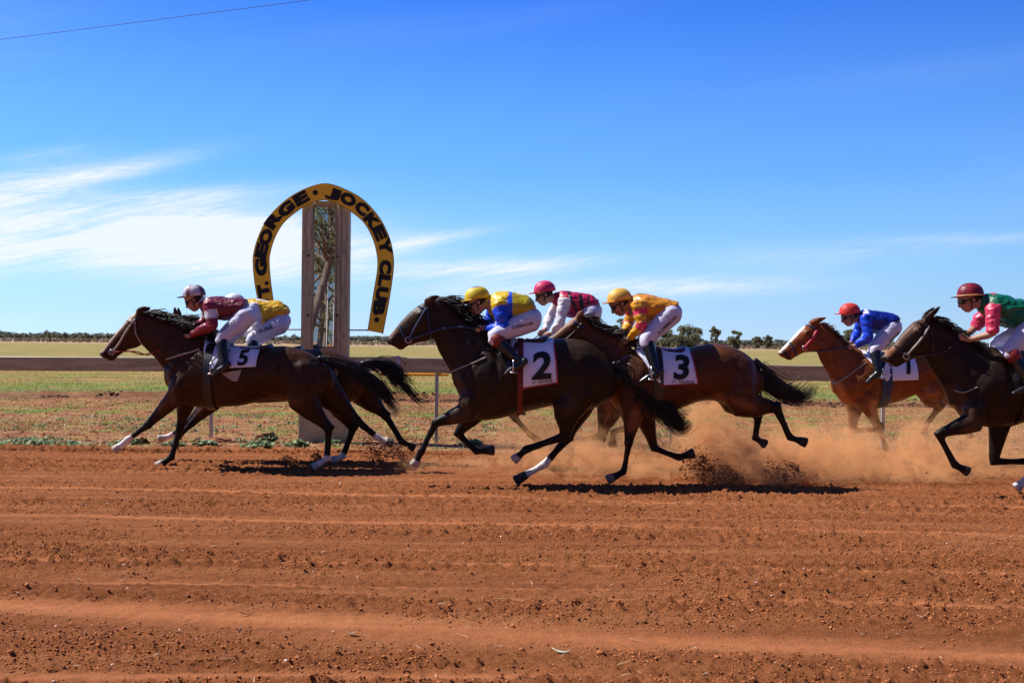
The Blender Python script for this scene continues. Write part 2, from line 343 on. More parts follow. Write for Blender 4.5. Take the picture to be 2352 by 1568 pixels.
# materials of the ground
def dirt_material():
    m = bpy.data.materials.new('red_dirt'); m.use_nodes = True; t = m.node_tree; b = t.nodes['Principled BSDF']; l = t.links.new
    b.inputs['Roughness'].default_value = 0.95; b.inputs['Specular IOR Level'].default_value = 0.1
    g = N(t, 'ShaderNodeNewGeometry'); sx = N(t, 'ShaderNodeSeparateXYZ'); l(g.outputs['Position'], sx.inputs[0])
    # long streaks: stretch x
    mp = N(t, 'ShaderNodeMapping', ins={'Scale': (0.35, 5.5, 1.0), 'Rotation': (0, 0, R(0.9))}); l(g.outputs['Position'], mp.inputs[0])
    n1 = N(t, 'ShaderNodeTexNoise', ins={'Scale': 1.0, 'Detail': 6.0, 'Roughness': 0.62, 'Distortion': 0.15}); l(mp.outputs[0], n1.inputs['Vector'])
    r1 = N(t, 'ShaderNodeValToRGB'); l(n1.outputs[0], r1.inputs[0])
    r1.color_ramp.elements[0].position = 0.33; r1.color_ramp.elements[0].color = (0.275, 0.088, 0.031, 1)
    r1.color_ramp.elements[1].position = 0.70; r1.color_ramp.elements[1].color = (0.48, 0.186, 0.072, 1)
    e = r1.color_ramp.elements.new(0.52); e.color = (0.385, 0.132, 0.048, 1)
    n2 = N(t, 'ShaderNodeTexNoise', ins={'Scale': 95.0, 'Detail': 7.0, 'Roughness': 0.8}); l(g.outputs['Position'], n2.inputs['Vector'])
    mr = N(t, 'ShaderNodeMapRange', ins={'From Min': 0.3, 'From Max': 0.7, 'To Min': 0.62, 'To Max': 1.35}); l(n2.outputs[0], mr.inputs[0])
    mx = N(t, 'ShaderNodeMix', data_type='RGBA', blend_type='MULTIPLY'); mx.inputs[0].default_value = 1.0; l(r1.outputs[0], mx.inputs[6]); l(mr.outputs[0], mx.inputs[7])
    # pale packed harrow lines
    wv = N(t, 'ShaderNodeTexNoise', ins={'Scale': 2.2, 'Detail': 4.0}); l(g.outputs['Position'], wv.inputs['Vector']); yw = math_n(t, 'ADD', sx.outputs[1], math_n(t, 'MULTIPLY', math_n(t, 'SUBTRACT', wv.outputs[0], .5), .10)); tot = None
    for a_, b_, w_, x0, x1 in STRIPS:
        d_ = math_n(t, 'ABSOLUTE', math_n(t, 'SUBTRACT', math_n(t, 'SUBTRACT', yw, a_), math_n(t, 'MULTIPLY', sx.outputs[0], b_)))
        m_ = math_n(t, 'SUBTRACT', 1.0, math_n(t, 'DIVIDE', d_, w_ * 1.7), clamp=True)
        e_ = math_n(t, 'MULTIPLY', math_n(t, 'ADD', math_n(t, 'DIVIDE', math_n(t, 'SUBTRACT', sx.outputs[0], x0), .8), 1.0, clamp=True), math_n(t, 'ADD', math_n(t, 'DIVIDE', math_n(t, 'SUBTRACT', x1, sx.outputs[0]), .8), 1.0, clamp=True))
        m_ = math_n(t, 'MULTIPLY', m_, e_); tot = m_ if tot is None else math_n(t, 'MAXIMUM', tot, m_)
    pk = N(t, 'ShaderNodeMix', data_type='RGBA'); l(math_n(t, 'MULTIPLY', math_n(t, 'MULTIPLY', tot, mr.outputs[0]), .42), pk.inputs[0]); l(mx.outputs[2], pk.inputs[6]); pk.inputs[7].default_value = (0.54, 0.20, 0.078, 1)
    l(pk.outputs[2], b.inputs['Base Color'])
    n3 = N(t, 'ShaderNodeTexNoise', ins={'Scale': 62.0, 'Detail': 9.0, 'Roughness': 0.78}); l(g.outputs['Position'], n3.inputs['Vector'])
    bp = N(t, 'ShaderNodeBump', ins={'Strength': 1.0, 'Distance': 0.035}); l(math_n(t, 'MULTIPLY', n3.outputs[0], math_n(t, 'SUBTRACT', 1.0, math_n(t, 'MULTIPLY', tot, .6))), bp.inputs['Height']); l(bp.outputs[0], b.inputs['Normal'])
    return m
M_DIRT = dirt_material()
def verge_material():
    m = bpy.data.materials.new('verge_ground'); m.use_nodes = True; t = m.node_tree; b = t.nodes['Principled BSDF']; l = t.links.new
    b.inputs['Roughness'].default_value = 0.95; b.inputs['Specular IOR Level'].default_value = 0.1
    g = N(t, 'ShaderNodeNewGeometry'); sx = N(t, 'ShaderNodeSeparateXYZ'); l(g.outputs['Position'], sx.inputs[0])
    def nz(sc, det=5.0, rough=0.6, st=(0.55, 1, 1), off=0.0):
        mp = N(t, 'ShaderNodeMapping', ins={'Scale': st, 'Location': (off, off, 0)}); l(g.outputs['Position'], mp.inputs[0])
        n = N(t, 'ShaderNodeTexNoise', ins={'Scale': sc, 'Detail': det, 'Roughness': rough}); l(mp.outputs[0], n.inputs['Vector']); return n.outputs[0]
    def ramp(src, *st):
        r = N(t, 'ShaderNodeValToRGB'); l(src, r.inputs[0]); r.color_ramp.elements[0].position = st[0][0]; r.color_ramp.elements[0].color = (*st[0][1], 1)
        r.color_ramp.elements[1].position = st[-1][0]; r.color_ramp.elements[1].color = (*st[-1][1], 1)
        for p, c in st[1:-1]: q = r.color_ramp.elements.new(p); q.color = (*c, 1)
        return r.outputs[0]
    def mix(f, a, b_):
        x = N(t, 'ShaderNodeMix', data_type='RGBA')
        if isinstance(f, float): x.inputs[0].default_value = f
        else: l(f, x.inputs[0])
        l(a, x.inputs[6]); l(b_, x.inputs[7]); return x.outputs[2]
    def smooth(src, a, c):
        r = N(t, 'ShaderNodeMapRange', ins={'From Min': a, 'From Max': c}); r.interpolation_type = 'SMOOTHSTEP'; l(src, r.inputs[0]); return r.outputs[0]
    Y = sx.outputs[1]
    wob = math_n(t, 'ADD', Y, math_n(t, 'MULTIPLY', math_n(t, 'SUBTRACT', nz(0.35, 3.0, st=(1, 1, 1)), 0.5), 2.2))
    red = ramp(nz(9.0, 6.0, 0.7), (0.3, (0.19, 0.062, 0.026)), (0.55, (0.30, 0.115, 0.048)), (0.75, (0.46, 0.25, 0.12)))
    straw = ramp(nz(14.0, 6.0, 0.75, off=5.0), (0.3, (0.27, 0.125, 0.045)), (0.55, (0.43, 0.25, 0.085)), (0.75, (0.60, 0.43, 0.20)))
    green = ramp(nz(11.0, 6.0, 0.75, off=9.0), (0.3, (0.07, 0.13, 0.018)), (0.55, (0.17, 0.235, 0.032)), (0.75, (0.36, 0.34, 0.075)))
    brown = ramp(nz(8.0, 6.0, 0.7, off=2.0), (0.3, (0.11, 0.042, 0.022)), (0.7, (0.27, 0.125, 0.065)))
    near = mix(smooth(nz(2.6, 5.0, 0.68, off=3.0), 0.46, 0.62), red, straw)
    band = math_n(t, 'MULTIPLY', math_n(t, 'EXPONENT', math_n(t, 'MULTIPLY', math_n(t, 'POWER', math_n(t, 'DIVIDE', math_n(t, 'SUBTRACT', wob, 21.5), 3.2), 2.0), -1.0)), 0.055)
    near = mix(smooth(math_n(t, 'ADD', nz(1.1, 8.0, 0.8, off=7.0, st=(0.8, 1, 1)), band), 0.545, 0.62), near, green)
    # mown grass beyond the windrow: green and straw drifting
    far = mix(smooth(nz(0.55, 6.0, 0.7, off=1.0), 0.40, 0.66), straw, green)
    far = mix(math_n(t, 'MULTIPLY', smooth(nz(1.2, 6.0, 0.7, off=21.0), 0.35, 0.55), smooth(math_n(t, 'MULTIPLY', wob, -1.0), -37.0, -32.0)), far, green)
    col = mix(smooth(wob, 27.2, 28.2), near, far)
    wr = math_n(t, 'EXPONENT', math_n(t, 'MULTIPLY', math_n(t, 'POWER', math_n(t, 'DIVIDE', math_n(t, 'SUBTRACT', wob, 26.7), 0.75), 2.0), -1.0))
    col = mix(math_n(t, 'MULTIPLY', wr, 0.85), col, brown)
    field = ramp(nz(0.35, 7.0, 0.78, st=(0.5, 1, 1), off=4.0), (0.36, (0.15, 0.16, 0.035)), (0.5, (0.27, 0.215, 0.065)), (0.64, (0.38, 0.25, 0.11)))
    col = mix(smooth(wob, 44.0, 75.0), col, field)
    dry = ramp(nz(0.02, 5.0, 0.7, st=(0.2, 1, 1), off=4.0), (0.35, (0.33, 0.20, 0.10)), (0.65, (0.44, 0.31, 0.19)))
    col = mix(smooth(Y, 210.0, 330.0), col, dry)
    l(col, b.inputs['Base Color'])
    bp = N(t, 'ShaderNodeBump', ins={'Strength': 0.9, 'Distance': 0.04}); l(nz(24.0, 6.0, 0.75, st=(1, 1, 1)), bp.inputs['Height']); l(bp.outputs[0], b.inputs['Normal'])
    return m
M_VERGE = verge_material()

# the track: near strip fine, the rest coarser
ys = []; y = -9.0
while y < 15.0:
    ys.append(y); y += 0.5 if y < 3.0 else (0.013 if y < 8 else (0.020 if y < 13.86 else (0.008 if y < 13.99 else (0.03 if y < 14.6 else 0.2))))
xs = np.concatenate([np.arange(-60, -9, 1.2), np.arange(-9, -6.6, 0.06), np.arange(-6.6, 6.6, 0.019), np.arange(6.6, 9, 0.06), np.arange(9, 60, 1.2)])
tr = link('dirt_track', grid('dirt_track', xs, np.array(ys), track_h), M_DIRT); tag(tr, 'raked red dirt of the race track', kind='structure')
xp = graded(0.0, 3500.0, 0.09, 1.012, 200.0); xp = np.concatenate([-xp[::-1][:-1], xp])
yp = np.concatenate([np.arange(-600, -20, 40.0), np.arange(-20, 13.6, 1.0), graded(13.6, 6000.0, 0.045, 1.012, 160.0)])
gr = link('ground', grid('ground', xp, yp, verge_h), M_VERGE); tag(gr, 'patchy dry grass and red earth of the infield', kind='structure')

# ------------------------------------------------------------------ loose clods, straw and grass (uncountable)
def rnd_mat(name, cols, rough=0.7, trans=0.25):
    m = bpy.data.materials.new(name); m.use_nodes = True; t = m.node_tree; b = t.nodes['Principled BSDF']
    g = N(t, 'ShaderNodeNewGeometry'); r = N(t, 'ShaderNodeValToRGB'); t.links.new(g.outputs['Random Per Island'], r.inputs[0])
    for i, c in enumerate(cols):
        p = i / max(1, len(cols) - 1)
        e = r.color_ramp.elements[0] if i == 0 else (r.color_ramp.elements[1] if i == len(cols) - 1 else r.color_ramp.elements.new(p))
        e.position = p; e.color = (*c, 1)
    t.links.new(r.outputs[0], b.inputs['Base Color']); b.inputs['Roughness'].default_value = rough; b.inputs['Specular IOR Level'].default_value = 0.25
    tr_ = N(t, 'ShaderNodeBsdfTranslucent'); t.links.new(r.outputs[0], tr_.inputs[0]); mx = N(t, 'ShaderNodeMixShader', ins={'Fac': trans})
    t.links.new(b.outputs[0], mx.inputs[1]); t.links.new(tr_.outputs[0], mx.inputs[2]); t.links.new(mx.outputs[0], t.nodes['Material Output'].inputs[0])
    return m
ICO = bmesh.new(); bmesh.ops.create_icosphere(ICO, subdivisions=1, radius=1.0)
ICO_V = np.array([v.co[:] for v in ICO.verts]); ICO_F = np.array([[v.index for v in f.verts] for f in ICO.faces]); ICO.free()
def scatter(P, size, flat, name, m, label, jit=0.35):
    n = len(P); V = ICO_V[None] * (1 + jit * (rng.random((n, len(ICO_V), 1)) - 0.5) * 2)
    sc = size[:, None, None] * np.stack([rng.uniform(0.8, 1.5, n), rng.uniform(0.8, 1.3, n), flat * rng.uniform(0.7, 1.2, n)], -1)[:, None, :]
    V = V * sc; a = rng.random(n) * 6.28; c, s_ = np.cos(a)[:, None], np.sin(a)[:, None]
    V = np.stack([V[..., 0] * c - V[..., 1] * s_, V[..., 0] * s_ + V[..., 1] * c, V[..., 2]], -1) + P[:, None, :]
    F = (ICO_F[None] + (np.arange(n) * len(ICO_V))[:, None, None]).reshape(-1, 3)
    return tag(link(name, np_mesh(name, V.reshape(-1, 3), F, 3), m, smooth=False), label, kind='stuff')
def spread_pts(n, y0, y1, xk=0.62, density=None, power=1.0):
    y = y0 + (y1 - y0) * rng.random(n) ** power; x = (rng.random(n) * 2 - 1) * (y * 0.50 + 0.6)
    return x, y
x, y = spread_pts(330000, 4.2, 14.3, power=1.15)
a, b, c, yw = furrows(x, y); keep = rng.random(len(x)) < np.clip(b * 3.0 - 0.75, 0.25, 1) * np.clip(fbm(x, y, 1.6, 3, 4.) * 5 - 1.7, 0.25, 1) * (1 - .97 * strip_mask(x, y))
x, y = x[keep], y[keep]; sz = 0.0022 + 0.0062 * rng.random(len(x)) ** 3.5 + (rng.random(len(x)) < 0.004) * 0.007
M_CLOD = rnd_mat('dirt_clod', [(0.24, 0.068, 0.021), (0.33, 0.10, 0.031), (0.39, 0.125, 0.04), (0.52, 0.19, 0.065)], rough=.95, trans=0.0)
scatter(np.stack([x, y, track_h(x, y) + sz * 0.25], -1), sz, 0.75, 'dirt_clods', M_CLOD, 'loose crumbled clods on the raked red dirt')
x = rng.uniform(-12, 12, 16000); y = 14.1 + rng.random(16000) ** 1.3 * 12.5
sz = 0.006 + 0.02 * rng.random(len(x)) ** 3
scatter(np.stack([x, y, verge_h(x, y) + sz * 0.2], -1), sz, 0.7, 'verge_clods', mat('verge_clod', (0.30, 0.11, 0.05), 0.95, 0.05, noise_s=20, noise_amt=0.4), 'loose earth lumps on the verge')

x = rng.uniform(-14, 14, 5200); y = 26.8 + rng.normal(0, .5, 5200); sz = 0.015 + 0.05 * rng.random(len(x)) ** 3; keep = fbm(x, y, .9, 3, 41.) > .44; x, y, sz = x[keep], y[keep], sz[keep]
scatter(np.stack([x, y, verge_h(x, y) + sz * 0.2], -1), sz, 0.7, 'windrow_clods', rnd_mat('windrow_clod', [(0.08, 0.032, 0.018), (0.14, 0.058, 0.03), (0.24, 0.11, 0.055)], .95, 0.0), 'dark scraped clods along the low bank behind the rail')
def blades(P, length, width, lean, name, m, label, az=None, bend=0.5, kind='stuff', parent=None):
    "curved blades: 3 quads-ish strip as two quads"
    n = len(P); az = rng.random(n) * 6.283 if az is None else az; dx, dy = np.cos(az), np.sin(az)
    wx, wy = -dy * width, dx * width
    def pt(t, wk):
        h = length * t * np.cos(lean * (0.4 + bend * t)); o = length * t * np.sin(lean * (0.4 + bend * t))
        c = np.stack([P[:, 0] + dx * o, P[:, 1] + dy * o, P[:, 2] + h], -1); d = np.stack([wx, wy, wx * 0], -1) * wk
        return c - d, c + d
    a0, a1 = pt(0, 1.0); b0, b1 = pt(0.55, 0.75); c0, c1 = pt(1.0, 0.12)
    V = np.stack([a0, a1, b0, b1, c0, c1], 1).reshape(-1, 3)
    q = np.array([[0, 1, 3, 2], [2, 3, 5, 4]]); F = (q[None] + (np.arange(n) * 6)[:, None, None]).reshape(-1, 4)
    me = np_mesh(name, V, F, 4); o = link(name, me, m, parent, smooth=False)
    if kind: tag(o, label, kind=kind)
    return o
M_GRASS = rnd_mat('short_grass', [(0.05, 0.10, 0.015), (0.11, 0.19, 0.03), (0.20, 0.26, 0.05), (0.36, 0.30, 0.10)])
M_STRAW = rnd_mat('dry_straw', [(0.30, 0.17, 0.07), (0.48, 0.32, 0.15), (0.62, 0.46, 0.26), (0.72, 0.60, 0.42)], trans=0.15)
# straw on the verge and beyond
n = 42000; y = 14.25 + 13.5 * rng.random(n) ** 1.1; x = (rng.random(n) * 2 - 1) * (y * 0.5 + 1)
blades(np.stack([x, y, verge_h(x, y) + 0.003], -1), rng.uniform(0.03, 0.11, n), rng.uniform(0.0018, 0.004, n), rng.uniform(2.0, 3.6, n), 'straw_litter', M_STRAW, 'dry straw strewn over the red verge', bend=0.15)
n = 520; y = 4.3 + 10 * rng.random(n); x = (rng.random(n) * 2 - 1) * (y * 0.5)
blades(np.stack([x, y, track_h(x, y) + 0.012], -1), rng.uniform(0.015, 0.075, n), rng.uniform(0.0012, 0.0032, n), rng.uniform(3.5, 3.8, n), 'track_straw', M_STRAW, 'bits of straw lying on the dirt track', bend=0.0)
# patches of green
n = 130000; y = 14.5 + 32 * rng.random(n) ** 1.3; x = (rng.random(n) * 2 - 1) * (y * 0.5 + 1)
pt = fbm(x * 0.8, y, 1.1, 4, 7.0); near = y < 27.3; bd = .055 * np.exp(-((y - 21.5) / 3.2) ** 2)
keep = np.where(near, rng.random(n) < np.clip((pt + bd - 0.545) * 9, 0, 1), rng.random(n) < np.clip((pt - 0.30) * 3, 0.15, 1)) & ~((y > 25.8) & (y < 27.8) & (rng.random(n) < 0.92))
x, y = x[keep], y[keep]; n = len(x)
blades(np.stack([x, y, verge_h(x, y)], -1), rng.uniform(0.03, 0.075, n), rng.uniform(0.003, 0.006, n), rng.uniform(0.2, 1.2, n), 'grass', M_GRASS, 'short green grass in patches behind the track')
n = 36000; y = 27.5 + 26 * rng.random(n) ** 1.4; x = (rng.random(n) * 2 - 1) * (y * 0.5 + 1)
blades(np.stack([x, y, verge_h(x, y)], -1), rng.uniform(0.03, 0.09, n), rng.uniform(0.003, 0.006, n), rng.uniform(0.2, 1.2, n), 'dry_grass', M_STRAW, 'dry yellow grass mixed through the infield')

# leafy weeds along the edge of the dirt
M_LEAF = rnd_mat('weed_leaf', [(0.05, 0.10, 0.03), (0.10, 0.18, 0.045), (0.20, 0.30, 0.08), (0.38, 0.46, 0.22)], rough=0.5)
M_STEM = mat('weed_stem', (0.12, 0.14, 0.05), 0.7)
def weed(px, D, rad, h, nl, label, flat=0.6):
    base = W(px, 785 + 3657 / D, D); base.z = float(verge_h(np.array([base.x]), np.array([base.y]))[0]) 
    t = empty('weed', base, label, 'weed', 'leafy weeds along the dirt edge')
    mb = MB(); sb = MB()
    for k in range(nl):
        r = rad * random.random() ** 0.6; a = random.random() * 6.283; z = h * (0.25 + 0.75 * random.random()) * (1 - 0.5 * (r / rad))
        c = base + Vector((r * math.cos(a), r * math.sin(a) * flat, z)); s_ = random.uniform(0.016, 0.042)
        nrm = Vector((random.uniform(-.7, .7), random.uniform(-.9, .4), 1)).normalized(); u = nrm.cross(Vector((math.cos(a * 3), math.sin(a * 3), 0.2))).normalized(); v = nrm.cross(u)
        vs = [c - u * s_ * 1.1, c - u * s_ * 0.5 + v * s_ * 0.75 + nrm * 0.15 * s_, c + u * s_ * 0.4 + v * s_ * 0.7 + nrm * 0.2 * s_, c + u * s_ * 1.1 - nrm * 0.2 * s_, c + u * s_ * 0.4 - v * s_ * 0.7 + nrm * 0.2 * s_, c - u * s_ * 0.5 - v * s_ * 0.75 + nrm * 0.15 * s_]
        mb.add(vs, [(0, 1, 2, 3), (0, 3, 4, 5)])
        if k % 4 == 0: sb.tube([base + Vector((r * .3 * math.cos(a), r * .3 * math.sin(a) * flat, 0)), c], 0.003, 4)
    mb.build('foliage', M_LEAF, t, smooth=False); sb.build('stem', M_STEM, t)
for px, D, rad, h, nl, lab in [
    (60, 14.6, .42, .12, 190, 'broad low weed clump at the far left edge of the track'),
    (165, 14.5, .26, .09, 90, 'weed clump second from the left along the track edge'),
    (268, 14.7, .12, .08, 60, 'small weed sprig between the left clump and the lead horse hoof'),
    (305, 15.0, .13, .10, 60, 'small weed beside the dark clod left of the lead horse'),
    (470, 14.8, .16, .09, 110, 'weed in front of the first rail post'),
    (590, 14.6, .24, .12, 150, 'bushy weed clump under the belly of the lead horse'),
    (622, 15.4, .10, .15, 60, 'upright bright weed beside the dark earth heap'),
    (680, 14.9, .16, .10, 110, 'weed against the left foot of the finish post'),
    (765, 15.1, .10, .07, 50, 'small weed between the hind legs at the finish post'),
    (1090, 15.3, .12, .09, 70, 'weed seen between the forelegs of horse number two'),
    (400, 14.7, .16, .08, 90, 'weed behind the front hooves of the lead horse')]:
    weed(px, D, rad, h, nl, lab)
# a low ground cover of smaller sprigs
n = 700; y = 14.7 + 6.0 * rng.random(n); x = rng.uniform(-8, 8, n); k = rng.random(n) < np.clip((fbm(x, y, 1.3, 3, 22.) - .52) * 8, 0.02, 1); x, y = x[k], y[k]
P = np.repeat(np.stack([x, y, verge_h(x, y)], -1), 14, 0); P[:, :2] += rng.normal(0, 0.035, (len(P), 2)); n = len(P)
blades(P, rng.uniform(0.03, 0.07, n), rng.uniform(0.008, 0.014, n), rng.uniform(0.5, 1.4, n), 'ground_cover', M_LEAF, 'small leafy sprigs scattered along the verge')
# dark earth heap
def heap(px, D, rx, rz, label, m):
    b_ = W(px, 785 + 3657 / D, D); b_.z = float(verge_h(np.array([b_.x]), np.array([b_.y]))[0])
    bm = bmesh.new(); bmesh.ops.create_icosphere(bm, subdivisions=4, radius=1.0)
    for v in bm.verts:
        q = v.co.copy(); k = 1 + 0.35 * noise.fractal(q * 1.7 + Vector((px, 0, 0)), 0.8, 2.0, 4)
        v.co = Vector((q.x * rx * k, q.y * rx * .7 * k, q.z * rz * k))
    me = bpy.data.meshes.new('earth_heap'); bm.to_mesh(me); bm.free(); o = link('earth_heap', me, m); o.location = b_
    tag(o, label, 'earth heap')
M_HEAP = mat('dark_earth', (0.085, 0.035, 0.018), 0.95, 0.05, noise_s=20, noise_amt=0.4, bump=0.02, bump_s=25)
heap(607, 15.75, .13, .10, 'dark clod of earth left of the finish post', M_HEAP)
heap(328, 15.2, .08, .08, 'dark earth clod beside a weed near the lead horse hoof', M_HEAP)
heap(487, 15.45, .26, .045, 'low red mound around the foot of the first rail post', mat('red_mound', (0.40, 0.15, 0.07), 0.95, 0.05, noise_s=20, noise_amt=0.3, bump=0.01))

# ------------------------------------------------------------------ running rail
DR = 15.62
M_RAIL = mat('weathered_rail', (0.40, 0.35, 0.225), 0.5, 0.4, noise_s=3.0, noise_amt=0.32, bump=0.002, bump_s=60, stretch=(0.6, 1, 6))
M_GALV = mat('galvanised_steel', (0.42, 0.43, 0.44), 0.45, 0.5, metal=0.5, noise_s=30, noise_amt=0.15)
M_BOLT = mat('dark_bolt', (0.025, 0.02, 0.018), 0.6)
M_YEL = mat('yellow_paint', (0.72, 0.36, 0.02), 0.45, 0.4, noise_s=6, noise_amt=0.08)
rt = empty('running_rail', (0, DR, 0), 'long grey running rail on thin steel posts behind the horses', 'rail')
pts = [(-900, 822), (-560, 819.5), (0, 818), (483, 820.3), (915, 819.6)]
pts2 = [(915, 819.9), (1019, 821.6), (1543, 832), (1762, 837), (2032, 842), (2550, 850), (3100, 858)]
def board(pl, name, hgt, dy=0.0, mm=M_RAIL, th=0.028, drop=0.0):
    mb = MB(); rs = []
    for (px, py) in pl:
        q = W(px, py, DR); z1 = q.z - drop; z0 = z1 - hgt; r_ = 0.012
        rs.append([Vector((q.x, DR + dy + a_, z)) for a_, z in ((-th, z0 + r_), (-th + r_, z0), (th - r_, z0), (th, z0 + r_), (th, z1 - r_), (th - r_, z1), (-th + r_, z1), (-th, z1 - r_))])
    mb.rings(rs); return mb.build(name, mm, rt, smooth=False)
board(pts, 'rail_board', 0.205); board(pts2, 'rail_board', 0.222)
jb = MB(); q = W(915, 819.6, DR); jb.box((q.x, DR - 0.035, q.z - 0.10), (0.035, 0.006, 0.118)); jb.build('joint_plate', mat('joint_plate', (0.42, 0.46, 0.55), 0.5), rt, bevel=0.003)
board([(872, 856.5), (1019, 857.0), (1030, 857.0)], 'yellow_strip', 0.040, dy=0.055, mm=M_YEL, th=0.012, drop=0.0)
for px, py in ((997, 838), (1019, 838), (930, 836), (1800, 855)):
    q = W(px, py, DR); k = MB(); k.ell(q + Vector((0, -0.03, 0)), (Vector((.011, 0, 0)), Vector((0, 0, .011)), Vector((0, .006, 0))), 10, 5); k.build('bolt', M_BOLT, rt)
for px in (-560, -40, 484, 1003, 1543, 2032, 2550, 3080):
    q = W(px, 850, DR); k = MB(); zb = -0.1
    k.box((q.x, DR + 0.055, (q.z - 0.0 + zb) / 2 + 0.0), (0.024, 0.024, (q.z - zb) / 2)); o = k.build('rail_post', M_GALV, rt, bevel=0.004)

# ------------------------------------------------------------------ finish post
DP = 15.50
M_WOODG = mat('post_timber', (0.42, 0.375, 0.255), 0.75, 0.25, noise_s=7.0, noise_amt=0.38, bump=0.006, bump_s=30, stretch=(3, 3, 0.35))
M_WOODD = mat('post_moulding', (0.31, 0.27, 0.19), 0.7, 0.25, noise_s=6.0, noise_amt=0.2, bump=0.003, bump_s=30, stretch=(3, 3, 0.25))
M_PLASTER = mat('plinth_render', (0.46, 0.40, 0.29), 0.9, 0.1, noise_s=5.0, noise_amt=0.15, bump=0.003, bump_s=50)
M_MIRROR = bpy.data.materials.new('mirror_glass'); M_MIRROR.use_nodes = True
_b = M_MIRROR.node_tree.nodes['Principled BSDF']; _b.inputs['Metallic'].default_value = 1.0; _b.inputs['Roughness'].default_value = 0.0; _b.inputs['Base Color'].default_value = (0.9, 0.92, 0.9, 1)
fp = empty('finish_post', W(742, 1018, DP), 'tall grey timber finish post with a narrow mirror framed by the yellow horseshoe', 'finish post')
xl = W(690, 785, DP).x; xr = W(796, 785, DP).x; xc = (xl + xr) / 2; hw = (xr - xl) / 2
zt = W(742, 461, DP).z; zp = 0.78
mw = W(768, 785, DP).x - W(719, 785, DP).x; mw = mw / 2; mc = (W(768, 785, DP).x + W(719, 785, DP).x) / 2
k = MB(); k.box((xc, DP + 0.19, (zt + zp) / 2), (hw, 0.12, (zt - zp) / 2 - 0.02)); k.build('core', M_WOODG, fp, bevel=0.004)
for sgn, (ea, eb) in ((-1, (xl, mc - mw)), (1, (mc + mw, xr))):
    wdt = eb - ea; outer = (ea, ea + wdt * 0.55) if sgn < 0 else (eb - wdt * 0.55, eb); inner = (ea + wdt * 0.57, eb - 0.022) if sgn < 0 else (ea + 0.022, eb - wdt * 0.57)
    k = MB(); k.box(((outer[0] + outer[1]) / 2, DP + 0.055, (zt + zp) / 2), ((outer[1] - outer[0]) / 2, 0.03, (zt - zp) / 2)); k.build('side_board', M_WOODG, fp, bevel=0.004)
    k = MB(); k.box(((inner[0] + inner[1]) / 2, DP + 0.045, (zt + zp) / 2), ((inner[1] - inner[0]) / 2, 0.032, (zt - zp) / 2 - 0.003)); k.build('side_board', M_WOODG, fp, bevel=0.004)
    xm = eb - 0.010 if sgn < 0 else ea + 0.010
    k = MB(); k.box((xm, DP + 0.04, (zt + zp) / 2 - .1), (0.009, 0.036, (zt - zp) / 2 - 0.12)); k.build('moulding', M_WOODD, fp, bevel=0.003)
zmt = W(742, 475, DP).z
k = MB(); k.box((mc, DP + 0.05, (zt + zmt) / 2), (mw - 0.003, 0.022, (zt - zmt) / 2)); k.build('head_board', M_WOODD, fp, bevel=0.004)
MYAW = R(7.9); MC = Vector((mc, DP + 0.052, 0))
k = MB(); k.box((mc, MC.y + .004, (zmt + zp + 0.15) / 2), (mw + 0.002, 0.004, (zmt - zp - 0.15) / 2), rot=None)
_mr = Matrix.Rotation(MYAW, 3, 'Z'); k.v = [tuple(_mr @ (Vector(v) - MC) + MC) for v in k.v]
k.build('mirror', M_MIRROR, fp, smooth=False)
k = MB(); k.box((mc, DP + 0.05, zp + 0.07), (mw - 0.003, 0.025, 0.07)); k.build('foot_board', M_WOODD, fp, bevel=0.004)
k = MB(); k.box((xc - 0.005, DP + 0.17, (zp - 0.15) / 2 - 0.002), (hw + 0.012, 0.165, (zp + 0.15) / 2)); k.build('plinth', M_PLASTER, fp, bevel=0.008)
c8 = lambda x, y: (900 * .60494 + x * .27014, 650 * .60494 + y * .27014)
for bx, by in ((605, 715), (850, 725), (600, 1225), (850, 1225), (910, 690), (905, 1405), (565, 690), (560, 1410)):
    q = W(*c8(bx, by), DP); r_ = 0.020 if bx in (605, 600, 850) else 0.010; k = MB(); k.ell(q + Vector((0, 0.012, 0)), (Vector((r_, 0, 0)), Vector((0, 0, r_)), Vector((0, .012, 0))), 10, 5); k.build('bolt', M_BOLT, fp)
# horseshoe sign
inner = [(205 + 125, 1372 - 24), (305, 1100), (285, 950), (272, 800), (277, 700), (320, 560), (400, 430), (540, 315), (640, 265), (740, 242), (850, 270), (940, 320), (1075, 430), (1150, 560), (1190, 700), (1195, 830), (1160, 1050), (1112, 1355)]
outer = [(205, 1372), (178, 1110), (153, 960), (138, 820), (141, 700), (185, 550), (270, 390), (425, 238), (590, 146), (750, 107), (900, 148), (1065, 240), (1205, 392), (1290, 560), (1325, 715), (1325, 850), (1290, 1095), (1237, 1378)]
DS = DP - 0.035
def W3(p): q = W(*c8(*p), DS); return Vector((q.x, 0, q.z))
ins = catmull([W3(p) for p in inner], 5); outs = catmull([W3(p) for p in outer], 5)
M_SIGN = mat('yellow_sign', (0.86, 0.55, 0.028), 0.5, 0.35, noise_s=3.0, noise_amt=0.08)
M_SIGNE = mat('sign_edge', (0.10, 0.08, 0.03), 0.5)
M_BLACK = mat('black_lettering', (0.010, 0.010, 0.009), 0.5, 0.3)
k = MB(); rs = []
for a_, b_ in zip(ins, outs):
    rs.append([Vector((a_.x, DS, a_.z)), Vector((b_.x, DS, b_.z)), Vector((b_.x, DS + .03, b_.z)), Vector((a_.x, DS + .03, a_.z))])
k.rings(rs); hs = empty('horseshoe_sign', Vector((xc, DS, zt - 1.0)), 'yellow horseshoe arch sign with black jockey club lettering on the finish post', 'sign')
k.build('sign_board', M_SIGN, hs, smooth=False)
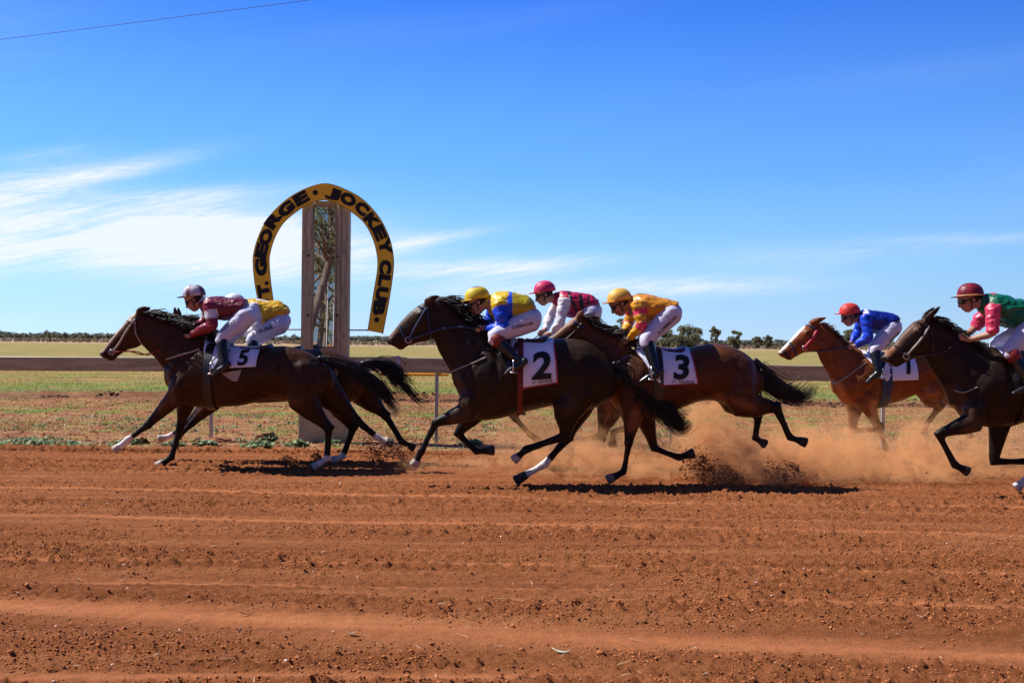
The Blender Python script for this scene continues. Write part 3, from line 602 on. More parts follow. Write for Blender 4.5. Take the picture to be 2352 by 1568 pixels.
k = MB(); k.tube([Vector((p.x, DS + 0.012, p.z)) for p in outs], 0.009, 6); k.tube([Vector((p.x, DS + 0.012, p.z)) for p in ins], 0.008, 6); k.build('edge_trim', M_SIGNE, hs)
for pa, pb in (((1112, 1350), (930, 1350)), ((330, 1345), (540, 1345))):
    a_ = W(*c8(*pa), DS + 0.01); b_ = W(*c8(*pb), DS + 0.01); b_.x += 0; a_.y = DS + 0.045; b_.y = DS + 0.075; a_.x += 0.05 if pa[0] > 700 else -0.05
    k = MB(); k.tube([a_, b_], 0.010, 8); k.build('brace_rod', M_GALV, hs)
def behind(x, y, z=0.0):
    "spot behind the camera that the turned mirror shows where a square-on mirror would show (x, y)"
    v = Vector((x, 2 * MC.y - y, 0)); n_ = Vector((math.sin(MYAW), -math.cos(MYAW), 0)); v = v - n_ * 2 * (v - MC).dot(n_); return (v.x, v.y, z)
letters = [('S', 240, 1150), ('T', 226, 1018), ('.', 252, 952), ('G', 205, 815), ('E', 210, 676), ('O', 245, 560), ('R', 309, 414), ('G', 418, 321), ('E', 545, 232), ('dot', 665, 182), ('J', 815, 195), ('O', 945, 240), ('C', 1062, 318),
           ('K', 1148, 425), ('E', 1212, 525), ('Y', 1258, 640), ('C', 1262, 815), ('L', 1252, 930), ('U', 1232, 1045), ('B', 1207, 1165), ('dot', 1188, 1263), ('dot', 248, 1262)]
mids = [(a_ + b_) / 2 for a_, b_ in zip(ins, outs)]
lm = MB()
def add_text(mb, me, M_):
    vs = [M_ @ v.co for v in me.vertices]; mb.add(vs, [tuple(p.vertices) for p in me.polygons])
for ch, lx, ly in letters:
    q = W3((lx, ly)); i = min(range(1, len(mids) - 1), key=lambda i: (mids[i] - q).length); tg = (mids[i + 1] - mids[i - 1]).normalized()
    up = Vector((-tg.z, 0, tg.x))   # outward when walking clockwise
    if ch == 'dot':
        lm.ell(Vector((q.x, DS - 0.001, q.z)), (Vector((.040, 0, 0)), Vector((0, 0, .040)), Vector((0, .003, 0))), 20, 5); continue
    if ch == '.':
        lm.ell(Vector((q.x, DS - 0.001, q.z)), (Vector((.031, 0, 0)), Vector((0, 0, .031)), Vector((0, .003, 0))), 16, 5); continue
    me = text_mesh(ch, 0.225, 0.003, 0.0135, 1.0)
    xs_ = [v.co.x for v in me.vertices]; zs_ = [v.co.y for v in me.vertices]
    cx_, cz_ = (min(xs_) + max(xs_)) / 2, (min(zs_) + max(zs_)) / 2; ww, hh = max(xs_) - min(xs_), max(zs_) - min(zs_)
    tw = {'K': .215, 'J': .205, 'L': .165, 'Y': .225, 'O': .225, 'C': .190, 'G': .240, 'R': .250, 'E': .205, 'T': .18}.get(ch, .20); th_ = 0.162
    for v in me.vertices: v.co = Vector(((v.co.x - cx_) * tw / ww, (v.co.y - cz_) * th_ / hh, v.co.z))
    M_ = Matrix((( tg.x, up.x, 0, q.x), (0, 0, -1, DS - 0.002), (tg.z, up.z, 0, q.z), (0, 0, 0, 1)))
    for sx_, sy_, dz_ in ((.003, .003, 0), (-.003, .003, .0006), (.003, -.003, .0012), (-.003, -.003, .0018)): add_text(lm, me, Matrix.Translation(tg * sx_ + up * sy_ + Vector((0, -dz_, 0))) @ M_)
    bpy.data.meshes.remove(me)
lm.build('lettering', M_BLACK, hs, smooth=False)

# ------------------------------------------------------------------ overhead wire on poles outside the picture
M_POLE = mat('pole_timber', (0.16, 0.12, 0.09), 0.85, noise_s=8, noise_amt=0.2, stretch=(2, 2, .2))
wa = W(0, 96.5, 18.5); wb_ = W(705, 0, 16.2); d_ = (wb_ - wa)
ends = []
for tt in (-3.2, 4.2):
    q = wa + d_ * tt; q.z = 6.55; ends.append(q)
    po = empty('utility_pole', (q.x, q.y + .12, 0), 'timber power pole %s of the track' % ('left' if tt < 0 else 'right'), 'pole')
    k = MB(); k.tube([(q.x, q.y + .12, -.3), (q.x, q.y + .12, 7.0)], [0.15, 0.11], 12); k.build('pole_shaft', M_POLE, po)
    k = MB(); k.box((q.x, q.y, 6.5), (.6, .05, .06)); k.build('crossarm', M_POLE, po)
k = MB(); k.tube([ends[0].lerp(ends[1], t_ / 24) + Vector((0, 0, 0.25 * ((t_ / 12 - 1) ** 2) - 0.10)) for t_ in range(25)], 0.0045, 5)
tag(k.build('power_line', mat('wire_black', (0.02, 0.02, 0.025), 0.6)), 'thin power line crossing the sky at upper left', 'power line')

# larger scraps lying on the dirt
def scrap(name, px, py, ln, wd, ang, col, label, curl=.2):
    D = 3657 / (py - 785); q = W(px, py, D); q.z = float(track_h(np.array([q.x]), np.array([q.y]))[0]) + .010; k = MB(); d_ = Vector((math.cos(ang), math.sin(ang), 0)); s_ = Vector((-d_.y, d_.x, 0)); rs = []
    for i in range(9):
        t_ = i / 8 - .5; w_ = wd * max(.08, math.cos(t_ * 3.0)); c = q + d_ * ln * t_ + s_ * curl * ln * t_ * t_ + Vector((0, 0, .012 * (t_ * 2) ** 2)); rs.append([c - s_ * w_, c + Vector((0, 0, .002)), c + s_ * w_, c - Vector((0, 0, .003))])
    k.rings(rs); o = k.build(name, mat(name, col, .7, .2, noise_s=60, noise_amt=.2)); tag(o, label, name.replace('_', ' '))
scrap('fallen_leaf', 1290, 1500, .095, .016, -.35, (.48, .52, .36), 'pale green gum leaf lying on the dirt in the lower middle')
scrap('twig', 568, 1420, .085, .0035, .15, (.14, .08, .05), 'thin dark twig lying on the smooth dirt strip')
scrap('bark_chip', 549, 1450, .050, .008, 1.2, (.22, .14, .10), 'short grey bark chip below the dark twig')
scrap('dry_leaf', 808, 1455, .060, .009, .2, (.55, .42, .26), 'yellow dry leaf on the dirt right of the dark twig')
# ------------------------------------------------------------------ trees
M_BARK = mat('gum_bark', (0.15, 0.115, 0.09), 0.9, 0.1, noise_s=3, noise_amt=0.35, bump=0.02, bump_s=8, stretch=(2, 2, .4))
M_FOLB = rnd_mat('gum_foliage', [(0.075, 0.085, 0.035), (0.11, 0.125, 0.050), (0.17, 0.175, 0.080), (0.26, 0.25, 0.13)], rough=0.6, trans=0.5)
M_FOLF = rnd_mat('far_gum_foliage', [(0.10, 0.115, 0.065), (0.15, 0.165, 0.090), (0.22, 0.225, 0.125), (0.32, 0.31, 0.18)], rough=0.6, trans=0.45)  # lighter, greyer leaves: distance haze painted into the colour
def leaf_cloud(clumps, per, size, droop=0.3):
    "leaf faces spread through ellipsoid clumps: (centre, radii)"
    Vs = []
    for c, r in clumps:
        n = max(8, int(per * random.uniform(0.7, 1.3)))
        d = rng.normal(size=(n, 3)); d /= np.linalg.norm(d, axis=1)[:, None]; rr = rng.random(n) ** 0.45
        P = np.array(c) + d * rr[:, None] * np.array(r)
        a = rng.normal(size=(n, 3)); a[:, 2] -= droop; a /= np.linalg.norm(a, axis=1)[:, None]
        b_ = np.cross(a, rng.normal(size=(n, 3))); b_ /= np.linalg.norm(b_, axis=1)[:, None] + 1e-9
        s_ = (size * rng.uniform(0.6, 1.4, n))[:, None]
        Vs.append(np.stack([P - a * s_, P + b_ * s_ * 0.45, P + a * s_, P - b_ * s_ * 0.45], 1))
    V = np.concatenate(Vs).reshape(-1, 3); F = np.arange(len(V)).reshape(-1, 4); return V, F
def tree(base, H, Wd, label, seed, crown_from=0.3, clumps=26, per=90, leaf=0.16, trunk=0.16, group='trees at the far edge of the field', lean=0.0, foliage=None):
    random.seed(seed); t = empty('gum_tree', base, label, 'tree', group); b0 = Vector(base)
    mb = MB(); tips = []
    top = b0 + Vector((lean * H, 0, H * 0.72)); mid = b0 + Vector((lean * H * .4 + random.uniform(-.04, .04) * H, 0, H * 0.36))
    mb.tube(catmull([b0 - Vector((0, 0, .2)), mid, top], 4), [trunk * (1 - .75 * i / 8) for i in range(9)], 8)
    for i in range(11):
        s0 = b0.lerp(mid, 0.75) if i < 3 else mid.lerp(top, random.uniform(0, .9)); a = random.random() * 6.283
        rr = Wd / 2 * random.uniform(.45, .9); z = H * random.uniform(max(crown_from + .08, .35), .93)
        e = b0 + Vector((lean * z + rr * math.cos(a), rr * math.sin(a), z)); m_ = s0.lerp(e, .5) + Vector((0, 0, -.03 * H))
        mb.tube(catmull([s0, m_, e], 3), [trunk * .45, trunk * .4, trunk * .34, trunk * .28, trunk * .22, trunk * .16, trunk * .08], 6); tips.append(e)
    mb.build('trunk', M_BARK, t)
    cl = []
    for i in range(clumps):
        if i < len(tips): c = tips[i]
        else:
            a = random.random() * 6.283; z = random.uniform(crown_from, .97); env = math.sin(math.pi * min(1, max(0.06, (z - crown_from) / (1.04 - crown_from)) ** 0.8)) ** .55
            r_ = Wd / 2 * env * random.random() ** .5; c = b0 + Vector((lean * H * z + r_ * math.cos(a), r_ * math.sin(a), z * H))
        s_ = Wd * random.uniform(.12, .21); cl.append(((c.x, c.y, c.z), (s_, s_, s_ * random.uniform(.55, .85))))
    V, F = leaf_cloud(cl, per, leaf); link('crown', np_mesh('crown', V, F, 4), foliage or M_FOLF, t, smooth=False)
    return t
def tree_at(px, ytop, ybase, wpx, D, label, seed, **kw):
    b_ = W(px, ybase, D); b_.z = 0; H = (ybase + 5 - ytop) / FPX * D; return tree((b_.x, b_.y, 0), H, wpx / FPX * D, label, seed, **kw)
DT = 330.0
tree_at(1528, 757, 797, 42, DT, 'rounded grey green tree left of the tall one in the clump behind the orange rider', 3, leaf=.30, per=110, trunk=.25, crown_from=.12)
tree_at(1580, 752, 797, 62, DT - 12, 'broadest tall tree in the clump behind the orange rider', 4, leaf=.30, per=150, clumps=34, trunk=.3, crown_from=.16)
tree_at(1556, 773, 798, 34, DT - 25, 'low pale tree in front of the clump behind the orange rider', 5, leaf=.28, per=110, trunk=.2, crown_from=.08)
tree_at(1642, 751, 797, 27, DT, 'slender solitary tree with a bare lower trunk on the horizon', 6, leaf=.26, per=90, trunk=.22, crown_from=.38)
tree_at(1691, 762, 798, 34, DT + 10, 'dense conical tree between the slender tree and the low pair', 7, leaf=.28, per=130, trunk=.2, crown_from=.08)
tree_at(1738, 776, 798, 28, DT, 'left of the low pair of trees near the white faced horse', 8, leaf=.26, per=90, trunk=.2, crown_from=.2)
tree_at(1762, 773, 798, 26, DT + 4, 'right of the low pair of trees near the white faced horse', 9, leaf=.26, per=90, trunk=.2, crown_from=.2)
tree_at(1424, 723, 795, 27, 210, 'thin sapling showing between the orange rider and his horse', 10, leaf=.22, per=60, clumps=20, trunk=.14, crown_from=.25)
tree_at(1378, 745, 794, 26, 300, 'hazy tree behind the mane of horse number three', 11, leaf=.28, per=90, trunk=.2, crown_from=.2)
tree_at(1948, 755, 800, 36, 260, 'olive tree showing under the arms of the blue rider', 12, leaf=.26, per=130, trunk=.2, crown_from=.3)
tree_at(2350, 750, 803, 40, 300, 'tree half hidden by the green rider at the right edge', 14, leaf=.26, per=130, trunk=.2, crown_from=.2)
tree_at(113, 768.5, 784, 7.5, 420, 'small dark shrubby tree standing alone in front of the left tree line', 13, leaf=.3, per=60, clumps=14, trunk=.16, crown_from=.04)
# far-off wood: one mass of crowns along the horizon
random.seed(31); cl = []; tm = MB()
for px in np.arange(-700, 3100, 3.3):
    D = random.uniform(900, 1350); hpx = 8 + 6.0 * random.random() ** 2
    if px < 420: hpx += 5.5 * max(0, noise.noise(Vector((px * .03, 0, 0)))) * 2 + 1.5
    elif 700 < px < 1000: hpx += 2.5
    if px > 1480: D = random.uniform(520, 800); hpx = 9 + 6 * random.random()
    q = W(px, 785, D); Hh = hpx / FPX * D
    for k in range(3):
        s_ = Hh * random.uniform(.25, .42); cl.append(((q.x + random.uniform(-1, 1) * Hh * .5, D + random.uniform(-4, 4), Hh * random.uniform(.3, .78)), (s_ * 1.3, s_, s_)))
V, F = leaf_cloud(cl, 34, 1.25); tag(link('far_wood', np_mesh('far_wood', V, F, 4), rnd_mat('far_foliage', [(0.10, 0.125, 0.095), (0.14, 0.165, 0.12), (0.19, 0.205, 0.15), (0.25, 0.25, 0.18)], trans=0.35), smooth=False), 'far-off wood along the horizon', kind='stuff')  # greyed bluish greens carry the distance haze in their colour
# dry scrub band in front of the wood
n = 16000; y = rng.uniform(330, 900, n); x = (rng.random(n) * 2 - 1) * y * .62
blades(np.stack([x, y, y * 0], -1), rng.uniform(.4, 1.5, n), rng.uniform(.2, .7, n), rng.uniform(.1, .9, n), 'dry_scrub', rnd_mat('dry_scrub', [(0.20, 0.13, 0.09), (0.30, 0.22, 0.15), (0.26, 0.22, 0.13)]), 'pale dry scrub across the far field')

# what the mirror of the post looks back at, behind the camera
bt = behind(-8.15, -11.0)
M_FOLM = rnd_mat('near_gum_foliage', [(0.05, 0.08, 0.03), (0.11, 0.15, 0.05), (0.15, 0.19, 0.07), (0.25, 0.27, 0.12)], rough=0.45, trans=0.4)
random.seed(5); g_ = empty('gum_tree', bt, 'leaning gum tree seen in the mirror of the finish post', 'tree'); mb = MB(); b0 = Vector(bt)
pth = catmull([b0, b0 + Vector((.40, 0, 2.0)), b0 + Vector((.98, 0, 4.0)), b0 + Vector((1.15, .1, 5.6)), b0 + Vector((.9, 0, 8.5))], 4)
mb.tube(pth, [.22 - .009 * i for i in range(len(pth))], 12); cl = []
for i in range(70):
    s0 = pth[random.randint(9, len(pth) - 1)]; a = random.random() * 6.283; e = s0 + Vector((1.9 * math.cos(a) * random.uniform(.3, 1), 1.9 * math.sin(a), random.uniform(-.4, 1.8)))
    mb.tube(catmull([s0, s0.lerp(e, .5) + Vector((0, 0, .25)), e], 3), [.07, .06, .05, .04, .03, .02, .01], 6); r_ = random.uniform(.35, .65); cl.append((tuple(e), (r_, r_, r_ * .9)))
mb.build('trunk', M_BARK, g_); V, F = leaf_cloud(cl, 150, .055, .9); link('crown', np_mesh('crown', V, F, 4), M_FOLM, g_, smooth=False)
tree(behind(-8.7, -19), 7.0, 6.5, 'bushy gum tree further back in the mirror view', 22, leaf=.08, per=300, clumps=24, trunk=.15, crown_from=.04, group='trees behind the camera', foliage=M_FOLM)
tree(behind(-9.8, -24), 9.0, 8, 'tall gum tree at the back of the mirror view', 23, leaf=.1, per=260, clumps=24, trunk=.2, crown_from=.1, group='trees behind the camera', foliage=M_FOLM)
# white steel lighting mast with ladder
mx_, my_, _ = behind(-7.1, -12.2); M_WHITE = mat('white_steel', (0.75, 0.75, 0.72), 0.5, 0.4, noise_s=8, noise_amt=0.08)
ms = empty('steel_mast', (mx_, my_, 0), 'white steel ladder mast seen in the mirror of the finish post', 'mast'); k = MB()
for s_ in (-.13, .13): k.tube([(mx_ + s_ - .1, my_, 0), (mx_ + s_, my_, 7.5)], .016, 8)
k.build('mast_leg', M_WHITE, ms)
for i in range(0, 24, 4): k = MB(); k.tube([(mx_ - .23 + i * .004, my_, .3 + i * .3), (mx_ + .03 + i * .004, my_, .3 + i * .3)], .008, 6); k.build('rung', M_WHITE, ms)
k = MB(); k.box((mx_ + .05, my_ + .05, 6.3), (.16, .1, 1.3)); k.build('mast_box', mat('box_grey', (.5, .5, .5), .6), ms, bevel=.01)
# ------------------------------------------------------------------ horses
# positions read off the photograph in crop pixels; each crop has its own corner and scale
def crop(ox, oy, s): return lambda x, y: ((ox + s * x) * .60494, (oy + s * y) * .60494)
K1 = crop(350, 1050, .5102); K2 = crop(950, 1050, .5102); K3 = crop(1400, 1050, .5102); K4 = crop(1900, 1050, .5102)
K5 = crop(2450, 1150, .5102); K6 = crop(2900, 1050, .44643); K7 = crop(3288, 1020, .56129); KD = crop(2060, 1480, .2551)
def P3(K, pts): return [K(*p) for p in pts]

def coat_mat(name):
    m = mat(name, (1, 1, 1), rough=0.44, spec=0.15, noise_s=14, noise_amt=0.28, bump=0.006, bump_s=26, attr='Col', coat=0.0, sheen=0.0)
    return m
M_COAT = coat_mat('horse_coat')
def hair_mat(name, c): return mat(name, c, rough=0.45, spec=0.4, noise_s=30, noise_amt=0.3)
M_LEATHER = mat('dark_leather', (0.018, 0.014, 0.014), 0.4, 0.5, noise_s=30, noise_amt=0.2)
M_EYE = mat('eye_black', (0.006, 0.004, 0.003), 0.08, 0.6)
M_STEEL = mat('stirrup_steel', (0.6, 0.6, 0.6), 0.25, 0.5, metal=0.9)
HOOFC = (0.035, 0.028, 0.024); WHITE = (0.70, 0.64, 0.58)

class Horse: pass
FORE_R = [(0.0, .125), (0.22, .100), (0.55, .070), (0.85, .052), (1.0, .054)]
def limb(mb, pts, radii, offs, D, flat=0.85, n=14):
    "pts in photo pixels, radii metres, offs lateral metres"
    V = [W(p[0], p[1], D + o) for p, o in zip(pts, offs)]
    mb.tube(V, radii, n, flat=flat, ends=(0.4, 0.35)); return V
def lerp2(a, b, t): return (a[0] + (b[0] - a[0]) * t, a[1] + (b[1] - a[1]) * t)
def foreleg(mb, H, sh, el, kn, fe, ho, side, sc=1.0):
    D = H.D; o = side
    P = [sh, lerp2(sh, el, .6), el, lerp2(el, kn, .30), lerp2(el, kn, .65), lerp2(el, kn, .92), kn, lerp2(kn, fe, .13), lerp2(kn, fe, .5), lerp2(kn, fe, .86), fe, lerp2(fe, ho, .30)]
    r = [.13, .125, .112, .090, .062, .048, .051, .037, .030, .034, .042, .033]
    off = [o * .8, o, o, o, o, o, o, o * .95, o * .9, o * .9, o * .9, o * .9]
    limb(mb, P, [q * sc for q in r], off, D)
    hoof(mb, H, fe, ho, o * .9)
    H.bones.append(('leg', [W(*p, D + q) for p, q in zip([el, kn, fe, ho], [o, o, o * .9, o * .9])], side))
def hindleg(mb, H, hip, st, hk, fe, ho, side, sc=1.0):
    D = H.D; o = side
    P = [hip, lerp2(hip, st, .5), st, lerp2(st, hk, .33), lerp2(st, hk, .68), lerp2(st, hk, .93), hk, lerp2(hk, fe, .14), lerp2(hk, fe, .5), lerp2(hk, fe, .86), fe, lerp2(fe, ho, .30)]
    r = [.20, .20, .165, .125, .080, .058, .060, .045, .035, .037, .045, .034]
    off = [o * .7, o * .9, o, o, o, o, o, o * .95, o * .9, o * .9, o * .9, o * .9]
    limb(mb, P, [q * sc for q in r], off, D)
    # point of hock
    a, b, c = Vector(W(*st, D + o)), Vector(W(*hk, D + o)), Vector(W(*fe, D + o)); out = (b - (a + c) / 2); 
    if out.length > 1e-3: out.normalize(); mb.tube([b - out * .02, b + out * .045], [.045, .028], 8)
    hoof(mb, H, fe, ho, o * .9)
    H.bones.append(('leg', [W(*p, D + q) for p, q in zip([st, hk, fe, ho], [o, o, o * .9, o * .9])], side))
def hoof(mb, H, fe, ho, o):
    a = W(*fe, H.D + o); b = W(*ho, H.D + o); d = (b - a); ln = d.length; d.normalize()
    ln = max(ln, .13); b = a + d * ln
    up = Vector((-d.z, 0, d.x))
    # pastern, coronet, sole with the toe reaching forward
    mb.tube([a + d * ln * .2, a + d * ln * .5, a + d * ln * .62, b], [.034, .037, .046, .058], 14, flat=.95, ends=(.2, .06))
def head_local(H): pass

def build_horse(H):
    D = H.D; mb = MB()
    # trunk
    secs = []
    T = H.torso
    cs = catmull([Vector((t[0][0], t[0][1], 0)) for t in T], 4); bs = catmull([Vector((t[1][0], t[1][1], 0)) for t in T], 4); ws = catmull([Vector((t[2], 0, 0)) for t in T], 4)
    H.tl = []
    for a, b, w_ in zip(cs, bs, ws):
        p = W(a.x, a.y, D); q = W(b.x, b.y, D); c = (p + q) / 2; a1 = (p - q) / 2; secs.append((c, a1, Vector((0, w_.x, 0)))); H.tl.append((c, a1, w_.x))
    mb.loft(secs, 28, (.25, .45))
    # neck
    secs = []
    cs = catmull([Vector((t[0][0], t[0][1], 0)) for t in H.neck], 4); bs = catmull([Vector((t[1][0], t[1][1], 0)) for t in H.neck], 4); ws = catmull([Vector((t[2], 0, 0)) for t in H.neck], 4)
    for a, b, w_ in zip(cs, bs, ws):
        p = W(a.x, a.y, D); q = W(b.x, b.y, D); secs.append(((p + q) / 2, (p - q) / 2, Vector((0, w_.x, 0))))
    mb.loft(secs, 22, (.3, .3))
    # head
    secs = []
    cs = catmull([Vector((t[0][0], t[0][1], 0)) for t in H.head], 4); bs = catmull([Vector((t[1][0], t[1][1], 0)) for t in H.head], 4); ws = catmull([Vector((t[2], 0, 0)) for t in H.head], 4)
    for a, b, w_ in zip(cs, bs, ws):
        p = W(a.x, a.y, D); q = W(b.x, b.y, D); secs.append(((p + q) / 2, (p - q) / 2, Vector((0, w_.x, 0))))
    mb.loft(secs, 20, (.3, .45))
    # jowl, brow ridges, nostrils
    h1 = H.head[1]; f_, j_ = W(*h1[0], D), W(*h1[1], D); ax = (W(*H.head[-1][0], D) - W(*H.head[0][0], D)); hl = ax.length; ax.normalize(); up = Vector((-ax.z, 0, ax.x)); up = up if up.z > 0 else -up
    H.ax, H.up, H.hl = ax, up, hl
    for s_ in (-1, 1):
        jc = j_.lerp(f_, .30) - ax * .03 + Vector((0, s_ * .045, 0)); mb.ell(jc, (ax * .095, Vector((0, .045, 0)), up * .095))
        ec = f_.lerp(j_, .24) + Vector((0, s_ * .072, 0)) + ax * .015; mb.ell(ec, (ax * .045, Vector((0, .028, 0)), up * .032)); H.__dict__.setdefault('eyes', []).append(ec + Vector((0, s_ * .016, 0)))
        # ear
        e0 = W(*H.ear[0], D) + Vector((0, s_ * .050, 0)); e1 = e0 + (W(*H.ear[1], D) - W(*H.ear[0], D)) * 1.25 + Vector((0, s_ * .020, 0)); em = e0.lerp(e1, .5) + Vector((0, s_ * .012, 0))
        mb.tube([e0, e0.lerp(em, .5), em, em.lerp(e1, .6), e1], [.030, .037, .033, .022, .008], 8, flat=.75)
        # facial crest
        mb.tube([f_.lerp(j_, .42) + Vector((0, s_ * .078, 0)), W(*lerp2(H.head[2][0], H.head[2][1], .45), D) + Vector((0, s_ * .055, 0))], [.020, .014], 8)
        nz_ = W(*lerp2(H.head[-2][0], H.head[-2][1], .30), D) + Vector((0, s_ * (H.head[-2][2] * .80), 0)) + ax * .02
        mb.ell(nz_, (ax * .032, Vector((0, .018, 0)), up * .026)); H.__dict__.setdefault('nostrils', []).append(nz_ + Vector((0, s_ * .014, 0)) + ax * .010)
    for k in H.fore: foreleg(mb, H, *k)
    for k in H.hind: hindleg(mb, H, *k)
    for c, rr in H.__dict__.get('lumps', []):
        p = W(*c, D); mb.ell(p, (Vector((rr[0], 0, 0)), Vector((0, rr[1], 0)), Vector((0, 0, rr[2]))))
    me = union(mb, 0.0125, 7, 0.55)
    V = coords(me).astype(np.float64); nor = np.array([v.normal[:] for v in me.vertices]); XZ0 = V[:, [0, 2]]; lat = np.clip(np.abs(nor[:, 1]) * 1.6, 0, 1); disp = np.zeros(len(V))
    def groove(pl, dep, wid):
        nonlocal disp
        q = [np.array((W(*p, D).x, W(*p, D).z)) for p in pl]; d_ = seg_dist(XZ0, q); disp -= dep * np.exp(-(d_ / wid) ** 2) * lat
    sh, el = H.fore[0][0], H.fore[0][1]; hp, st, hk = H.hind[0][0], H.hind[0][1], H.hind[0][2]; N0, N1, N2, N3 = H.neck[1], H.neck[2], H.neck[3], H.neck[4]; T_ = H.torso
    groove([lerp2(N3[0], N3[1], .10), lerp2(N3[0], N3[1], .5), lerp2(T_[1][0], T_[1][1], .45)], .017, .035)           # front of the shoulder
    groove([lerp2(T_[3][0], T_[3][1], .12), lerp2(T_[3][0], T_[3][1], .45), lerp2(T_[2][0], T_[2][1], .78), el], .015, .035)   # behind the shoulder and triceps
    groove([lerp2(T_[2][0], T_[2][1], .30), lerp2(T_[1][0], T_[1][1], .60), el], .008, .03)
    groove([lerp2(N0[0], N0[1], .80), lerp2(N1[0], N1[1], .82), lerp2(N2[0], N2[1], .80), lerp2(N3[0], N3[1], .72)], .012, .026)  # jugular
    groove([lerp2(N0[0], N0[1], .30), lerp2(N1[0], N1[1], .30), lerp2(N2[0], N2[1], .25)], .007, .03)
    groove([lerp2(T_[-4][0], T_[-4][1], .30), lerp2(T_[-4][0], T_[-4][1], .62), lerp2(T_[-5][0], T_[-5][1], .90)], .014, .045)    # flank
    groove([lerp2(T_[-2][0], T_[-2][1], .15), lerp2(T_[-2][0], T_[-2][1], .60), lerp2(st, hk, .45)], .013, .028)               # hamstring
    groove([hp, lerp2(hp, st, .55), lerp2(st, hk, .2)], .008, .04); groove([lerp2(st, hk, .25), lerp2(st, hk, .85)], .007, .02)
    groove([lerp2(H.head[1][0], H.head[1][1], .62), lerp2(H.head[2][0], H.head[2][1], .66), lerp2(H.head[3][0], H.head[3][1], .62)], .006, .014)
    groove([lerp2(H.head[0][0], H.head[0][1], .55), lerp2(H.head[1][0], H.head[1][1], .98)], .009, .018)
    for i in range(5):
        a = T_[4]; b = T_[5]; t_ = i / 4.5; p0 = lerp2(lerp2(a[0], b[0], t_), lerp2(a[1], b[1], t_), .42); p1 = lerp2(lerp2(a[0], b[0], t_ + .12), lerp2(a[1], b[1], t_ + .12), .86); groove([p0, p1], .0035, .018)
    lowf = np.array([noise.noise(Vector(v) * 5.5) + .5 * noise.noise(Vector(v) * 12.0) for v in V]); disp += lowf * .0055
    V += nor * disp[:, None]; me.vertices.foreach_set('co', V.astype(np.float32).ravel()); me.update(); V = V.astype(np.float32)
    # colours
    C = np.tile(np.array(H.coat, np.float32), (len(V), 1))
    def paint(mask, col):
        nonlocal C
        C = C * (1 - mask[:, None]) + np.array(col) * mask[:, None]
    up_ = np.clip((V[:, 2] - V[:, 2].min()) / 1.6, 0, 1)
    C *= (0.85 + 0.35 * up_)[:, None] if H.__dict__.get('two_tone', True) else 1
    nz_ = np.array([noise.noise(Vector(v) * 3.0) + .6 * noise.noise(Vector(v) * 13.0 + Vector((H.seed * 5, 0, 0))) for v in V[:: 1]]); C *= (1 + 0.26 * nz_)[:, None]
    dl = np.clip((.75 - V[:, 2]) / .75, 0, 1) * np.clip(.5 + nz_, 0, 1) * .20; C = C * (1 - dl[:, None]) + np.array((.20, .085, .04)) * dl[:, None] * .5   # track dust caught on the legs and belly
    VX = V.copy()
    for i, (kd, bn, side) in enumerate(H.bones):
        P_ = [np.array(b) for b in bn]
        d_low = seg_dist(V, P_[1:]); m_ = np.clip((0.105 - d_low) / .03, 0, 1)
        up0 = np.linalg.norm(P_[1] - P_[0]); 
        # the gaskin / forearm darkens towards the joint
        d_up = seg_dist(V, [P_[0] + (P_[1] - P_[0]) * .55, P_[1]]); m2 = np.clip((0.12 - d_up) / .05, 0, 1) * .7
        if H.points is not None: paint(m2, np.array(H.points) * .5 + np.array(H.coat) * .5); paint(m_, H.points)
        sock = H.socks[i]
        if sock > 0:
            a = P_[2] + (P_[1] - P_[2]) * max(0, sock - .1); d_ = seg_dist(V, [a, P_[2], P_[2] + (P_[3] - P_[2]) * .6]); paint(np.clip((0.056 - d_) / .010, 0, 1), WHITE)
        hc = H.hoofs[i]; d_ = P_[3] - P_[2]; ln = max(np.linalg.norm(d_), .13); d_ = d_ / np.linalg.norm(d_); t_ = (V - P_[2]) @ d_
        rad = np.linalg.norm((V - P_[2]) - t_[:, None] * d_, axis=1); paint(((t_ > ln * .60) & (t_ < ln * 1.3) & (rad < .09)).astype(float), hc)
    XZ = V[:, [0, 2]]
    sh_, el_ = H.fore[0][0], H.fore[0][1]; lit_tan = tuple(min(.45, c * 3.2) for c in H.coat); T0 = H.torso[0]  # lighter strokes: sunlight painted on chest and forearm, paler hair on flank
    for pl, rad_, col, soft in H.strokes + [([lerp2(H.neck[3][1], H.neck[4][1], .3), lerp2(T0[0], T0[1], .5), lerp2(H.torso[1][0], H.torso[1][1], .95)], .075, lit_tan, .075), ([el_, lerp2(el_, H.fore[0][2], .4)], .085, lit_tan, .085), ([lerp2(H.torso[-5][0], H.torso[-5][1], .9), H.hind[0][1]], .07, lit_tan, .10)]:
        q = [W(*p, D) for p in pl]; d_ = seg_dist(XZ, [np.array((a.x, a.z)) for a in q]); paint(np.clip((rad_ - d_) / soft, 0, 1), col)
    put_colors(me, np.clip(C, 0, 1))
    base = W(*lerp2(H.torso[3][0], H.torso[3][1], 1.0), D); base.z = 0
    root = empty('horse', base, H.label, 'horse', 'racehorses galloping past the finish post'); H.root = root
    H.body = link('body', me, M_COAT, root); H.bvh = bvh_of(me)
    for e in H.eyes:
        k = MB(); k.ell(e, (H.ax * .019, Vector((0, .012, 0)), H.up * .015), 12, 7); k.build('eye', M_EYE, root)
    for e in H.nostrils:
        k = MB(); k.ell(e, (H.ax * .022 + H.up * .008, Vector((0, .012, 0)), (H.up * .013 - H.ax * .006)), 10, 6); k.build('nostril', M_EYE, root)
    hooves = None
    # mane and tail
    mm = hair_mat('mane_hair', H.mane_col)
